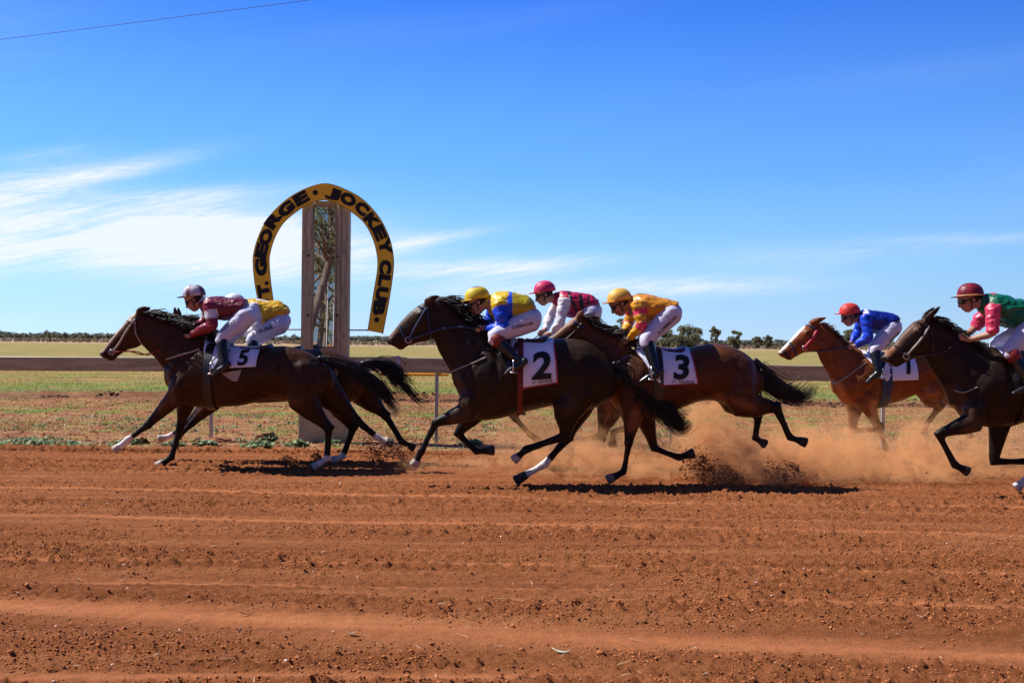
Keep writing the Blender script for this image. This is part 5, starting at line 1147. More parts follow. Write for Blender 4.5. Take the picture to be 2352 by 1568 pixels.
H_G = mk(seed=7, D=10.75, label='dark brown horse at the right edge of the picture with its mouth open', coat=(0.022, 0.0120, 0.0070), points=(0.010, .0075, .0065), mane_col=(0.008, 0.007, 0.007),
    torso=nearest(K7, [(575, 720, 580, 900, .11), (650, 620, 660, 1010, .20), (770, 545, 770, 1062, .25), (900, 535, 900, 1070, .28), (1050, 560, 1050, 1035, .29), (1200, 570, 1200, 1010, .30), (1340, 550, 1340, 985, .30), (1460, 540, 1460, 1000, .30), (1560, 580, 1570, 990, .26), (1650, 650, 1665, 930, .19), (1690, 720, 1700, 860, .09)]),
    neck=nearest(K7, [(430, 322, 385, 575, .068), (520, 375, 425, 660, .088), (625, 435, 480, 740, .11), (730, 500, 530, 830, .15), (850, 530, 560, 920, .20)]),
    head=nearest(K7, [(425, 325, 440, 570, .068), (325, 355, 400, 590, .094), (250, 430, 315, 610, .078), (178, 520, 240, 650, .060), (132, 562, 205, 668, .057), (112, 590, 155, 640, .044)]),
    ear=(K7(400, 335), K7(470, 268)),
    fore=[(K7(760, 900), K7(720, 1040), K7(490, 1115), K7(600, 1325), K7(695, 1375), NR), (K7(900, 900), K7(905, 1050), K7(860, 1305), K7(1100, 1300), K7(1200, 1290), FR)],
    hind=[(K7(1500, 760), K7(1330, 960), K7(1250, 1200), K7(1090, 1420), K7(1015, 1485), NR), (K7(1540, 760), K7(1450, 960), K7(1420, 1200), K7(1300, 1430), K7(1240, 1490), FR)],
    socks=[0, 0, .2, 0], hoofs=[HOOFC, HOOFC, (.5, .45, .42), HOOFC],
    strokes=[([K7(350, 350), K7(250, 440), K7(180, 520)], .055, (0.11, 0.056, 0.036), .03), ([K7(180, 525), K7(140, 575)], .040, (0.22, 0.085, 0.04), .02)],  # face front painted lighter as if struck by the sun
    mane=([K7(440, 315), K7(520, 365), K7(620, 425), K7(720, 490)], .13, .34, 420),
    tail=([[K7(1690, 700), K7(1800, 760), K7(1900, 900)]], .1, 80, 0))
HORSES = [H_A, H_B, H_C, H_D, H_E, H_F, H_G]
for H in HORSES: build_horse(H)
# ------------------------------------------------------------------ riders
M_SKIN = mat('skin', (1, 1, 1), 0.5, 0.35, noise_s=25, noise_amt=0.12, attr='Col')
M_SILK = mat('silk_jersey', (1, 1, 1), 0.38, 0.45, noise_s=12, noise_amt=0.10, bump=0.010, bump_s=16, attr='Col', sheen=0.0)
M_CAP = mat('cap_silk', (1, 1, 1), 0.46, 0.35, noise_s=12, noise_amt=0.14, bump=0.007, bump_s=20, attr='Col')
M_BREECH = mat('white_breeches', (0.58, 0.57, 0.72), 0.6, 0.3, noise_s=10, noise_amt=0.06, bump=0.006, bump_s=13)
M_BOOT = mat('black_boot', (0.012, 0.012, 0.014), 0.3, 0.5, noise_s=20, noise_amt=0.2)
M_CUFF = mat('red_boot_cuff', (0.20, 0.018, 0.015), 0.45, 0.4)
M_GOG = mat('goggle_lens', (0.012, 0.012, 0.016), 0.15, 0.6)
M_BRIM = mat('tan_brim', (0.50, 0.28, 0.12), 0.5)
M_HAIR = mat('dark_hair', (0.020, 0.014, 0.010), 0.6, noise_s=60, noise_amt=0.4)
SKIN = (0.42, 0.215, 0.145)
def hand(mb, wr, hd, side):
    f = (hd - wr).normalized(); y = Vector((0, 1, 0)) * side; up = Vector((-f.z, 0, f.x)); up = up if up.z > 0 else -up
    pc = wr + f * .055; mb.tube([wr - f * .01, wr + f * .02, wr + f * .085], [.026, .029, .030], 10, flat=.62, ends=(.3, .4))
    for i in range(4):
        ln = (.92, 1.0, .95, .78)[i]; a = wr + f * .082 + up * (.030 - .0195 * i) ; k1 = a + f * .022 * ln - y * .006; k2 = k1 + f * .002 - y * .026 * ln - up * .003; k3 = k2 - f * .022 * ln - y * .004
        mb.tube([a - f * .02, a, k1, k1.lerp(k2, .5), k2, k3], [.0095, .0100, .0098, .0093, .0088, .0075], 8)
    t0 = wr + f * .035 + up * .024; t1 = t0 + f * .030 + up * .012 - y * .010; t2 = t1 + f * .022 - y * .020 - up * .004
    mb.tube([t0, t1, t2], [.0125, .0110, .0085], 8)
def rider(r):
    K, D = r['K'], r['D']; T = lambda p, o=0.0: W(*K(*p), D + o)
    # ------- body, one continuous skin
    th = R(r.get('pitch', 25)); f = Vector((-math.cos(th), 0, -math.sin(th))); u = Vector((-math.sin(th), 0, math.cos(th))); y = Vector((0, 1, 0)); turn = r.get('turn', 0.0)
    if turn: Rm = Matrix.Rotation(turn, 3, 'Z'); f, u, y = Rm @ f, Rm @ u, Rm @ y
    hc = T(r['head']); b = MB()
    b.ell(hc + u * .030, (f * .098, y * .077, u * .095)); b.ell(hc + f * .030 - u * .045, (f * .062, y * .060, u * .085))
    b.ell(hc + f * .048 - u * .100, (f * .036, y * .040, u * .026)); b.ell(hc - f * .01 - u * .065, (f * .055, y * .060, u * .055))
    b.tube([hc + f * .088 + u * .002, hc + f * .104 - u * .026, hc + f * .112 - u * .040], [.011, .013, .015], 8)
    b.ell(hc + f * .100 - u * .045, (f * .012, y * .019, u * .010)); b.ell(hc + f * .088 + u * .016, (f * .014, y * .056, u * .010))
    b.ell(hc + f * .088 - u * .068, (f * .013, y * .026, u * .0075)); b.ell(hc + f * .084 - u * .081, (f * .013, y * .023, u * .0085))
    for s in (-1, 1):
        b.ell(hc + f * .060 - u * .035 + y * s * .040, (f * .026, y * .020, u * .024)); b.ell(hc - f * .012 - u * .018 + y * s * .077, (f * .020, y * .008, u * .031))
    tor = r['torso']; mid = [((T(a) + T(c)) / 2, (T(a) - T(c)) / 2, w_) for a, c, w_ in tor]
    b.tube([hc - u * .06 - f * .035, hc.lerp(mid[0][0], .6) - u * .02, mid[0][0], mid[1][0]], [.056, .055, .062, .075], 12)
    b.loft([(c, a * .80, Vector((0, w_ * .82, 0))) for c, a, w_ in mid[1:]], 18, (.4, .4))
    arms = []; legs = []
    for s, key in ((-1, 'arm_n'), (1, 'arm_f')):
        sh, el, wr, hd = r[key]; S_ = T(sh, s * .165); E_ = T(el, s * .215); W_ = T(wr, s * .085); H_ = T(hd, s * .060)
        b.tube([S_, S_.lerp(E_, .5), E_, E_.lerp(W_, .25), W_], [.050, .043, .037, .038, .026], 10); hand(b, W_, H_, s); arms.append((S_, E_, W_)); r.setdefault('hands', []).append(W_ + (H_ - W_).normalized() * .085)
    for s, key in ((-1, 'leg_n'), (1, 'leg_f')):
        hp, kn, an, to = r[key]; Hp = T(hp, s * .10); Kn = T(kn, s * .235); An = T(an, s * r.get('boot_off', .315)); To = T(to, s * r.get('boot_off', .315)); legs.append((Hp, Kn, An, To))
        b.tube([Hp, Kn, Kn.lerp(An, .35), An], [.085, .050, .046, .028], 10)
    me = union(b, 0.0075, 3, .5); V = coords(me); C = np.tile(np.array(SKIN) * r.get('tone', 1.0), (len(V), 1))
    def spot(c, rad, col, soft):
        m_ = np.clip((rad - np.linalg.norm(V - np.array(c), axis=1)) / soft, 0, 1)[:, None]; C[:] = C * (1 - m_) + np.array(col) * m_
    spot(hc + f * .10 - u * .074, .024, (0.30, 0.085, 0.07), .014); spot(hc + f * .112 - u * .038, .020, (0.48, 0.18, 0.12), .015)
    for s in (-1, 1): spot(hc + f * .06 - u * .035 + y * s * .05, .030, (0.46, 0.19, 0.13), .02)
    put_colors(me, C)
    lb = lambda q: q
    base = (legs[0][0] + legs[1][0]) / 2; root = empty('person', base, r['label'], 'person', 'jockeys riding past the finish post'); r['root'] = root
    link('body', me, M_SKIN, root)
    # ------- hair below the helmet, goggles
    k = MB(); k.ell(hc - f * .030 - u * .012, (f * .078, y * .081, u * .062)); k.build('hair', M_HAIR, root)
    k = MB(); 
    for s in (-1, 1): k.ell(hc + f * .074 - u * .010 + y * s * .034, (f * .026, y * .036, u * .027), 14, 7)
    k.tube([hc + f * .101 - u * .010 + y * .012, hc + f * .101 - u * .010 - y * .012], .008, 6)
    k.tube([hc + f * math.cos(a) * .098 + y * math.sin(a) * .080 - u * .006 for a in [i * 2 * math.pi / 20 for i in range(21)]], .008, 6); k.build('goggles', M_GOG, root)
    # ------- helmet
    hp_ = R(r.get('hpitch', 8)); hf = Vector((-math.cos(hp_), 0, -math.sin(hp_))); hu = Vector((-math.sin(hp_), 0, math.cos(hp_))); cc = T(r['helmet']); k = MB(); rs = []
    nn = 28
    for i in range(10):
        a = i / 9 * math.pi * .5; z = math.sin(a) * .112; q = max(.03, math.cos(a) ** .85)
        rs.append([cc + hf * (math.cos(2 * math.pi * j / nn) * .128 * q - .004) + Vector((0, 1, 0)) * math.sin(2 * math.pi * j / nn) * .106 * q + hu * (z - .018) for j in range(nn)])
    rs = [[p - hu * .016 for p in rs[0]]] + rs
    k.rings(rs); me2 = k.mesh('helmet'); V2 = coords(me2); C2 = np.tile(np.array(r['cap']), (len(V2), 1))
    if r.get('cap2') is not None:
        zc = (V2 - np.array(cc)) @ np.array(hu); m_ = (zc > .082)[:, None]; C2 = C2 * (1 - m_) + np.array(r['cap2']) * m_
    if r.get('capq') is not None:
        ang = np.arctan2(V2[:, 1] - D, (V2 - np.array(cc)) @ np.array(hf)); m_ = (np.sin(ang * 4 + .5) > .35)[:, None]; C2 = C2 * (1 - m_) + np.array(r['capq']) * m_
    put_colors(me2, C2); hm = link('helmet', me2, M_CAP, root)
    k = MB(); rs = []
    for i in range(13):
        a = (i / 12 - .5) * 2.3; e = hf * math.cos(a) * .125 + Vector((0, math.sin(a) * .103, 0)); o = hf * (math.cos(a) * .125 + .062 * max(0, math.cos(a * 1.3)) ** .6) + Vector((0, math.sin(a) * .106, 0)); dn = hu * (-.030)
        rs.append([cc + e + dn, cc + o + dn - hu * .006, cc + o + dn - hu * .014, cc + e + dn - hu * .012])
    k.rings(rs); pk = k.build('peak', r['peakm'], hm, smooth=False)
    if r.get('brim'):
        k = MB(); k.tube([cc + hf * math.cos(a) * .131 + Vector((0, math.sin(a) * .110, 0)) - hu * .030 for a in [i * 2 * math.pi / 24 for i in range(25)]], .009, 6); k.build('helmet_rim', M_BRIM, hm)
    # chin strap
    k = MB(); k.tube([hc + y * -.083 + u * .0, hc + f * .02 - y * .072 - u * .075, hc + f * .045 - u * .128, hc + f * .02 + y * .072 - u * .075, hc + y * .083], .006, 6); k.build('chin_strap', M_BOOT, hm)
    # ------- jersey
    j = MB(); ex = catmull([Vector((c.x, c.z, 0)) for c, a, w_ in mid], 3); axs = catmull([a for c, a, w_ in mid], 3); ws = catmull([Vector((w_, 0, 0)) for c, a, w_ in mid], 3)
    nS = len(ex); j.loft([(Vector((c.x, D, c.y)), a * (1 + .16 * max(0, (i_ / (nS - 1) - .6) / .4)), Vector((0, w_.x * (1 + .08 * i_ / nS), 0))) for i_, (c, a, w_) in enumerate(zip(ex, axs, ws))], 24, (.3, .12))
    for i, (S_, E_, W_) in enumerate(arms):
        se = r.get('sleeve', 1.0); pl = [S_ + Vector((.01, 0, .0)), S_.lerp(E_, .45), S_.lerp(E_, .85), E_, E_.lerp(W_, .3), E_.lerp(W_, .7), E_.lerp(W_, .97)]; rr = [.074, .066, .058, .056, .057, .046, .034]
        if se < 1: pl = pl[:4]; rr = [.070, .069, .060, .050]
        j.tube(catmull(pl, 3), np.interp(np.linspace(0, len(rr) - 1, (len(rr) - 1) * 3 + 1), range(len(rr)), rr).tolist(), 14, flat=1.0, ends=(.3, .05))
    me3 = union(j, 0.0095, 3, .5)
    V3 = coords(me3).astype(np.float64)
    nor = np.array([v.normal[:] for v in me3.vertices]); seed = Vector((r['seed'] * 3.1, 0, 0))
    am = np.minimum(seg_dist(V3, [np.array(q) for q in arms[0]]), seg_dist(V3, [np.array(q) for q in arms[1]]))
    wr_ = np.array([noise.noise(Vector((v[0] * 9 + v[2] * 5, v[1] * 7, v[2] * 17 - v[0] * 4)) + seed) + .55 * noise.noise(Vector((v[0] * 26, v[1] * 16, v[2] * 34)) + seed) for v in V3])
    V3 += nor * (wr_ * (.0115 if r.get('sleeve', 1) == 1 else .015))[:, None]; me3.vertices.foreach_set('co', V3.astype(np.float32).ravel())
    C3 = np.tile(np.array(r['silk']), (len(V3), 1)); XZ = V3[:, [0, 2]]
    def pset(mask, col):
        m_ = np.clip(mask, 0, 1)[:, None]; C3[:] = C3 * (1 - m_) + np.array(col) * m_
    for pl, rad, col in r.get('marks', []):
        d_ = seg_dist(XZ, [np.array((T(p).x, T(p).z)) for p in (pl if len(pl) > 1 else pl * 2)]); pset((rad - d_) / .008, col)
    for q in arms:
        pts = [np.array(p) for p in q]; d_ = seg_dist(V3, pts); L1 = np.linalg.norm(pts[1] - pts[0]); L2 = np.linalg.norm(pts[2] - pts[1])
        t1 = np.clip(((V3 - pts[0]) @ (pts[1] - pts[0])) / L1 ** 2, -1, 1); t2 = np.clip(((V3 - pts[1]) @ (pts[2] - pts[1])) / L2 ** 2, 0, 1)
        d1 = seg_dist(V3, pts[:2]); d2 = seg_dist(V3, pts[1:]); s_ = np.where(d1 < d2, np.clip(t1, 0, 1) * .5, .5 + t2 * .5)
        lat = np.abs(V3[:, 1] - D); on = ((.088 - d_) / .006) * (lat > .105 - .05 * s_)
        on = np.clip(on, 0, 1) * (t1 > -.12)
        pset(on, r['sleevec'])
        for a0, a1, col in r.get('bands', []): pset(on * ((s_ > a0) & (s_ < a1)), col)
    put_colors(me3, C3); link('jersey', me3, M_SILK, root)
    # ------- breeches
    q = MB(); pelvis = (legs[0][0] + legs[1][0]) / 2; tail_ = mid[-1]
    q.ell(T(r['seat']), (Vector((.122, 0, .05)), Vector((0, .158, 0)), Vector((-.035, 0, .108))))
    q.loft([(mid[-2][0], mid[-2][1] * .86, Vector((0, mid[-2][2] * .9, 0))), (mid[-1][0], mid[-1][1] * .95, Vector((0, .14, 0))), (T(r['seat']), Vector((-.03, 0, .10)), Vector((0, .145, 0)))], 18, (.2, .3))
    for Hp, Kn, An, To in legs:
        q.tube(catmull([Hp, Hp.lerp(Kn, .5), Kn, Kn.lerp(An, .22)], 3), [.118, .110, .102, .094, .087, .080, .074, .068, .063, .058], 16, ends=(.5, .2))
    me4 = union(q, .010, 5, .55); V4 = coords(me4).astype(np.float64); nor = np.array([v.normal[:] for v in me4.vertices])
    wr_ = np.array([noise.noise(Vector((v[0] * 14, v[1] * 9, v[2] * 22)) + seed) for v in V4]); V4 += nor * (wr_ * .006)[:, None]; me4.vertices.foreach_set('co', V4.astype(np.float32).ravel())
    br = link('breeches', me4, M_BREECH, root)
    if r.get('print'):
        me5 = text_mesh(r['print'], 1.0, 0, 0.015, 1.0); xs_ = [v.co.x for v in me5.vertices]; w_ = max(xs_) - min(xs_)
        a_, c_ = r['print_at']; A_, B_ = T(a_), T(c_); ln = (B_ - A_).length
        for v in me5.vertices: v.co *= ln / w_
        d_ = (B_ - A_).normalized(); o_ = (A_ + B_) / 2; o_.y = D; bm_ = world_bvh(br); decal('lettering', me5, o_, Vector((d_.x, 0, d_.z)), Vector((-d_.z, 0, d_.x)), bm_, M_BLACK, br, lift=.004, cut=.03)
    for i, (Hp, Kn, An, To) in enumerate(legs):
        k = MB(); d_ = (An - Kn).normalized(); t0 = Kn.lerp(An, .10)
        k.tube([t0, Kn.lerp(An, .3), Kn.lerp(An, .6), Kn.lerp(An, .88), An], [.066, .064, .056, .045, .046], 16, ends=(.05, .4))
        ft = (To - An); fl = max(ft.length, .12); fd = ft.normalized(); heel = An - fd * .05 + d_ * .045; k.tube([heel, An + fd * .02 + d_ * .05, An + fd * fl * .8 + d_ * .035, An + fd * (fl + .06) + d_ * .03], [.036, .040, .038, .022], 12, ends=(.4, .5))
        me6 = union(k, .009, 2, .5); bo = link('boot', me6, M_BOOT, root)
        if r.get('cuff'): k = MB(); k.tube([Kn.lerp(An, .02), Kn.lerp(An, .30)], [.076, .070], 16, ends=(.05, .05)); k.build('boot_cuff', M_CUFF, bo)
    return r
def cmat(n, c): return mat(n, c, .45, .4)
PK = {n: cmat('peak_' + n, c) for n, c in dict(white=(.45, .43, .48), yellow=(.75, .50, .03), pink=(.6, .03, .10), amber=(.75, .36, .04), red=(.62, .03, .02), maroon=(.06, .012, .02)).items()}
Yw, Bl, Wh, Bk = (0.66, 0.46, 0.015), (0.010, 0.060, 0.62), (0.72, 0.70, 0.74), (0.012, 0.01, 0.012)
RD = [
 dict(seed=1, K=K1, D=12.27, label='jockey in maroon silks with a white sleeve band and pale cap leading the race', head=(757, 168), helmet=(755, 122), pitch=30, hpitch=4, cap=(0.50, 0.50, 0.56), capq=(0.16, 0.05, 0.09), peakm=PK['maroon'],
      torso=[((838, 152), (800, 232), .07), ((872, 142), (850, 295), .155), ((945, 146), (925, 322), .185), ((1025, 157), (1015, 326), .175), ((1095, 165), (1080, 312), .165), ((1150, 182), (1130, 290), .155)],
      arm_n=[(862, 208), (898, 362), (730, 438), (650, 474)], arm_f=[(850, 215), (850, 330), (745, 385), (690, 410)], seat=(1150, 282), leg_n=[(1140, 300), (965, 455), (985, 640), (925, 690)], leg_f=[(1150, 300), (1010, 470), (1030, 640), (970, 690)],
      silk=(0.125, 0.010, 0.022), sleevec=(0.22, 0.014, 0.034), bands=[(.16, .36, Wh)], marks=[([(800, 175), (870, 148)], .028, Wh)], print='D.EWELL', print_at=((1010, 405), (1098, 330))),
 dict(seed=2, K=K1, D=13.0, label='jockey in yellow silks with white sleeves behind the maroon leader', head=(1060, 218), helmet=(1054, 182), pitch=30, hpitch=4, cap=(0.62, 0.62, 0.68), peakm=PK['white'],
      torso=[((1130, 170), (1110, 250), .07), ((1165, 162), (1155, 325), .155), ((1250, 166), (1250, 345), .185), ((1330, 180), (1310, 355), .175), ((1405, 192), (1375, 340), .165), ((1465, 240), (1425, 300), .13)],
      arm_n=[(1185, 225), (1238, 392), (1120, 435), (1050, 452)], arm_f=[(1160, 225), (1180, 350), (1080, 410), (1030, 430)], seat=(1400, 338), leg_n=[(1390, 360), (1190, 465), (1215, 640), (1150, 690)], leg_f=[(1400, 345), (1220, 480), (1240, 640), (1180, 690)],
      silk=(0.62, 0.36, 0.010), sleevec=Wh, marks=[([(1240, 165), (1310, 172)], .024, Wh)], print='B.LAURIE', print_at=((1230, 430), (1375, 375))),
 dict(seed=3, K=K3, D=11.0, label='jockey in yellow and blue silks with a yellow cap on the number two horse', head=(800, 185), helmet=(803, 142), pitch=34, hpitch=8, cap=(0.62, 0.46, 0.02), cap2=(0.02, 0.04, 0.40), peakm=PK['yellow'],
      torso=[((905, 138), (880, 245), .075), ((948, 118), (930, 318), .165), ((1025, 110), (1015, 345), .19), ((1110, 124), (1095, 338), .185), ((1180, 148), (1160, 320), .17), ((1225, 190), (1200, 290), .14)],
      arm_n=[(962, 205), (1012, 388), (865, 378), (790, 392)], arm_f=[(930, 215), (905, 330), (840, 350), (780, 380)], seat=(1198, 318), leg_n=[(1190, 330), (930, 445), (1110, 625), (1040, 680)], leg_f=[(1200, 330), (960, 450), (1090, 620), (1020, 680)],
      silk=(0.42, 0.33, 0.010), sleevec=Bl, bands=[(-.1, .06, Yw)], marks=[([(1048, 100), (1052, 340)], .030, Bl), ([(890, 150), (1010, 130)], .05, Yw)], print='D.SPENCER', print_at=((1065, 385), (1222, 350)), cuff=True),
 dict(seed=4, K=K4, D=12.75, label='jockey in crimson and black silks with white sleeves and a pink cap', head=(322, 128), helmet=(326, 90), pitch=24, hpitch=6, cap=(0.62, 0.03, 0.12), peakm=PK['pink'], tone=.9,
      torso=[((425, 116), (400, 210), .07), ((465, 104), (450, 275), .155), ((530, 110), (525, 305), .185), ((605, 122), (600, 300), .175), ((675, 145), (660, 280), .165), ((725, 175), (695, 260), .13)],
      arm_n=[(470, 180), (448, 335), (385, 418), (330, 448)], arm_f=[(435, 190), (372, 300), (335, 395), (295, 430)], seat=(676, 268), leg_n=[(672, 275), (495, 440), (540, 600), (480, 650)], leg_f=[(680, 275), (520, 440), (560, 600), (500, 650)],
      silk=(0.42, 0.012, 0.055), sleevec=Wh, marks=[([(500, 100), (525, 190)], .022, Bk), ([(590, 150), (600, 230)], .030, Bk), ([(535, 200), (560, 250)], .022, Bk), ([(655, 150), (640, 200)], .016, Bk)], print='J.KAY', print_at=((640, 300), (700, 275))),
 dict(seed=5, K=K4, D=11.2, label='jockey in orange silks with red sleeve bands on the number three horse', head=(882, 195), helmet=(882, 155), pitch=38, hpitch=8, cap=(0.70, 0.40, 0.06), peakm=PK['amber'], tone=.8,
      torso=[((985, 140), (955, 262), .075), ((1020, 125), (1000, 330), .165), ((1100, 133), (1090, 345), .19), ((1180, 152), (1165, 335), .18), ((1255, 175), (1235, 290), .165), ((1320, 195), (1275, 255), .14)],
      arm_n=[(1020, 205), (1055, 358), (965, 458), (905, 492)], arm_f=[(985, 215), (955, 345), (915, 440), (880, 478)], seat=(1262, 282), leg_n=[(1258, 285), (1088, 470), (1155, 690), (1080, 735)], leg_f=[(1265, 285), (1060, 480), (1130, 680), (1060, 730)],
      silk=(0.60, 0.235, 0.012), sleevec=(0.68, 0.33, 0.02), bands=[(.14, .27, (0.60, 0.03, 0.09)), (.46, .60, (0.62, 0.05, 0.10))], marks=[([(985, 122), (1075, 112)], .024, Bk), ([(1090, 275), (1120, 300)], .0, Bk)], print='A.SIMMONS', print_at=((1150, 425), (1290, 300))),
 dict(seed=6, K=K6, D=13.5, label='jockey in royal blue silks with a red cap on the white faced chestnut', head=(728, 328), helmet=(728, 288), pitch=22, hpitch=2, cap=(0.62, 0.045, 0.035), peakm=PK['red'],
      torso=[((825, 292), (790, 385), .07), ((862, 283), (845, 440), .155), ((950, 288), (925, 480), .185), ((1030, 300), (1000, 488), .175), ((1100, 322), (1065, 440), .165), ((1140, 345), (1110, 410), .13)],
      arm_n=[(865, 345), (892, 520), (780, 588), (710, 610)], arm_f=[(835, 360), (800, 470), (745, 560), (700, 590)], seat=(1085, 440), leg_n=[(1078, 445), (950, 615), (965, 790), (915, 840)], leg_f=[(1085, 445), (930, 620), (950, 780), (900, 830)],
      silk=(0.004, 0.016, 0.22), sleevec=(0.008, 0.055, 0.60), marks=[([(860, 285), (845, 360)], .020, Wh)], print='J.MORGAN', print_at=((1010, 560), (1120, 465))),
 dict(seed=7, K=K7, D=10.75, label='jockey in green silks with rose sleeves and maroon cap at the right edge', head=(692, 200), helmet=(703, 160), pitch=22, hpitch=4, cap=(0.16, 0.010, 0.022), capq=(0.26, 0.014, 0.034), peakm=PK['maroon'], brim=True, sleeve=.5,
      torso=[((800, 172), (765, 285), .075), ((850, 163), (828, 340), .165), ((930, 180), (918, 395), .195), ((1040, 208), (1020, 405), .19), ((1130, 238), (1105, 395), .17), ((1195, 275), (1160, 365), .14)],
      arm_n=[(852, 262), (858, 440), (700, 480), (625, 458)], arm_f=[(810, 290), (735, 400), (675, 455), (625, 440)], seat=(1148, 368), leg_n=[(1140, 365), (975, 555), (1105, 770), (1040, 800)], leg_f=[(1150, 365), (880, 520), (1000, 760), (940, 800)],
      silk=(0.002, 0.115, 0.055), sleevec=(0.62, 0.045, 0.11), marks=[([(835, 160), (850, 170)], .016, (0.62, .05, .11))], cuff=True)]
for r in RD: rider(r)

# ------------------------------------------------------------------ tack
hd = [r['hands'] for r in RD]
H = H_A
bridle(H, M_WEB, M_WEB, [K1(255, 322), K1(340, 345)], [K1(335, 320), K1(280, 400), K1(215, 500), K1(160, 560)], None, [K1(335, 325), K1(345, 420), K1(385, 510)], .013)
reins(H, mat('red_rein', (0.30, 0.02, 0.015), .5), [K1(300, 556), K1(430, 575)], hd[0]); strap(H, 'breastplate', [K1(575, 612), K1(660, 590), K1(760, 560), K1(820, 540)], .010, M_WEB)
cl = cloth(H, [K1(850, 520), K1(1275, 520), K1(1262, 668), K1(905, 685)], M_CLOTH); number(H, cl, '5', K1(1165, 598), .175, .12)
girth(H, K1(900, 0)[0], M_LEATHER); sd_ = saddle(H, K1(1000, 515), K1(1335, 498)); stirrup(H, sd_, K1(945, 715), K1(1000, 560), .31)
k = MB(); pts = [wrap(H, W(*K1(x, y), H.D).x, W(*K1(x, y), H.D).z, -1, .012) for x, y in ((1010, 715), (1080, 700), (1160, 690), (1130, 770), (1095, 770))]; k.add(pts, [(0, 1, 2, 3, 4)]); k.build('cloth_corner', M_WEB, H.root, smooth=False)
H = H_B
bridle(H, M_LEATHER, M_BLUEW, [K1(600, 340), K1(660, 380)], [K1(640, 350), K1(590, 450), K1(520, 560)], None)
reins(H, mat('crimson_rein', (0.28, 0.03, 0.03), .5), [K1(620, 590)], hd[1]); cl = cloth(H, [K1(1090, 530), K1(1500, 535), K1(1490, 690), K1(1120, 690)], M_CLOTH); girth(H, K1(1130, 0)[0], M_LEATHER)
sd_ = saddle(H, K1(1240, 520), K1(1560, 510)); stirrup(H, sd_, K1(1165, 715), K1(1220, 560), .31)
H = H_C
bridle(H, M_BLUEW, M_BLUEW, [K3(372, 222), K3(440, 250)], [K3(430, 240), K3(380, 330), K3(300, 470)], [K3(235, 370), K3(290, 490)], [K3(440, 240), K3(455, 350), K3(470, 460)])
reins(H, M_BLUEW, [K3(420, 430), K3(560, 388), K3(700, 378)], hd[2], .009); strap(H, 'breastplate', [K3(600, 715), K3(690, 675), K3(780, 640), K3(870, 600)], .007, M_WEB)
cl = cloth(H, [K3(1050, 478), K3(1372, 465), K3(1398, 778), K3(1130, 822)], M_CLOTH, edge=M_REDB); number(H, cl, '2', K3(1285, 655), .275, .06); small_print(H, cl, K3(1285, 775), .20, .10)
girth(H, K3(1125, 0)[0], mat('red_girth', (0.14, 0.02, 0.02), .6), .028); sd_ = saddle(H, K3(1075, 465), K3(1325, 432)); stirrup(H, sd_, K3(1075, 705), K3(1090, 540), .32)
H = H_D
sd_ = saddle(H, K4(330, 470), K4(520, 418), m=M_CLOTHB); girth(H, K3(1230, 0)[0], M_LEATHER); bridle(H, M_LEATHER, M_LEATHER, [K3(790, 470), K3(830, 490)], [K3(815, 470), K3(760, 590), K3(700, 690)], None); reins(H, M_LEATHER, [K3(860, 700)], hd[3]); stirrup(H, sd_, K4(495, 665), K4(470, 540), .31)
H = H_E
bridle(H, M_LEATHER, M_BLUEW, [K4(545, 330), K4(610, 380)], [K4(600, 350), K4(540, 420), K4(440, 500)], None); reins(H, M_LEATHER, [K4(640, 540), K4(800, 525)], hd[4]); strap(H, 'breastplate', [K4(830, 640), K4(880, 620), K4(950, 590)], .011, M_BLUEW)
cl = cloth(H, [K4(1000, 560), K4(1395, 542), K4(1434, 788), K4(1165, 803)], M_CLOTH, edge=M_REDB); number(H, cl, '3', K4(1318, 668), .25, -.02); small_print(H, cl, K4(1325, 775), .22, -.01)
girth(H, K4(1150, 0)[0], M_LEATHER); sd_ = saddle(H, K4(1120, 535), K4(1362, 512), m=mat('plum_saddle', (0.05, 0.015, 0.04), .35, .5)); stirrup(H, sd_, K4(1090, 755), K4(1120, 600), .32)
H = H_F
bridle(H, mat('red_blinker', (0.35, 0.012, 0.03), .5), M_BLUEW, [K6(345, 400), K6(440, 450)], [K6(435, 470), K6(390, 540), K6(335, 605)], [K6(215, 560), K6(270, 670)], None, .026)
reins(H, M_BLUEW, [K6(420, 632), K6(530, 622), K6(650, 605)], hd[5]); strap(H, 'breastplate', [K6(575, 900), K6(620, 888), K6(720, 810), K6(830, 730)], .007, M_WEB)
cl = cloth(H, [K6(810, 640), K7(290, 600), K7(297, 745), K6(960, 880)], M_CLOTH); number(H, cl, '1', K7(236, 652), .20, -.03)
girth(H, K6(985, 0)[0], M_BLUEW, .055); sd_ = saddle(H, K6(960, 640), K6(1200, 630)); stirrup(H, sd_, K6(930, 855), K6(960, 700), .31)
k = MB(); 
H = H_G
bridle(H, M_WEB, M_LEATHER, [K7(328, 358), K7(410, 400)], [K7(405, 395), K7(345, 480), K7(255, 590)], [K7(190, 520), K7(255, 610)], [K7(405, 390), K7(430, 480), K7(430, 560)])
reins(H, M_LEATHER, [K7(380, 580), K7(480, 565), K7(560, 520)], hd[6]); strap(H, 'breastplate', [K7(570, 820), K7(620, 830), K7(690, 795)], .006, M_WEB)
cl = cloth(H, [K7(850, 540), K7(1340, 570), K7(1340, 800), K7(1000, 820)], M_CLOTH); girth(H, K7(1010, 0)[0], M_LEATHER); sd_ = saddle(H, K7(960, 545), K7(1240, 535)); stirrup(H, sd_, K7(1060, 815), K7(1050, 640), .32)

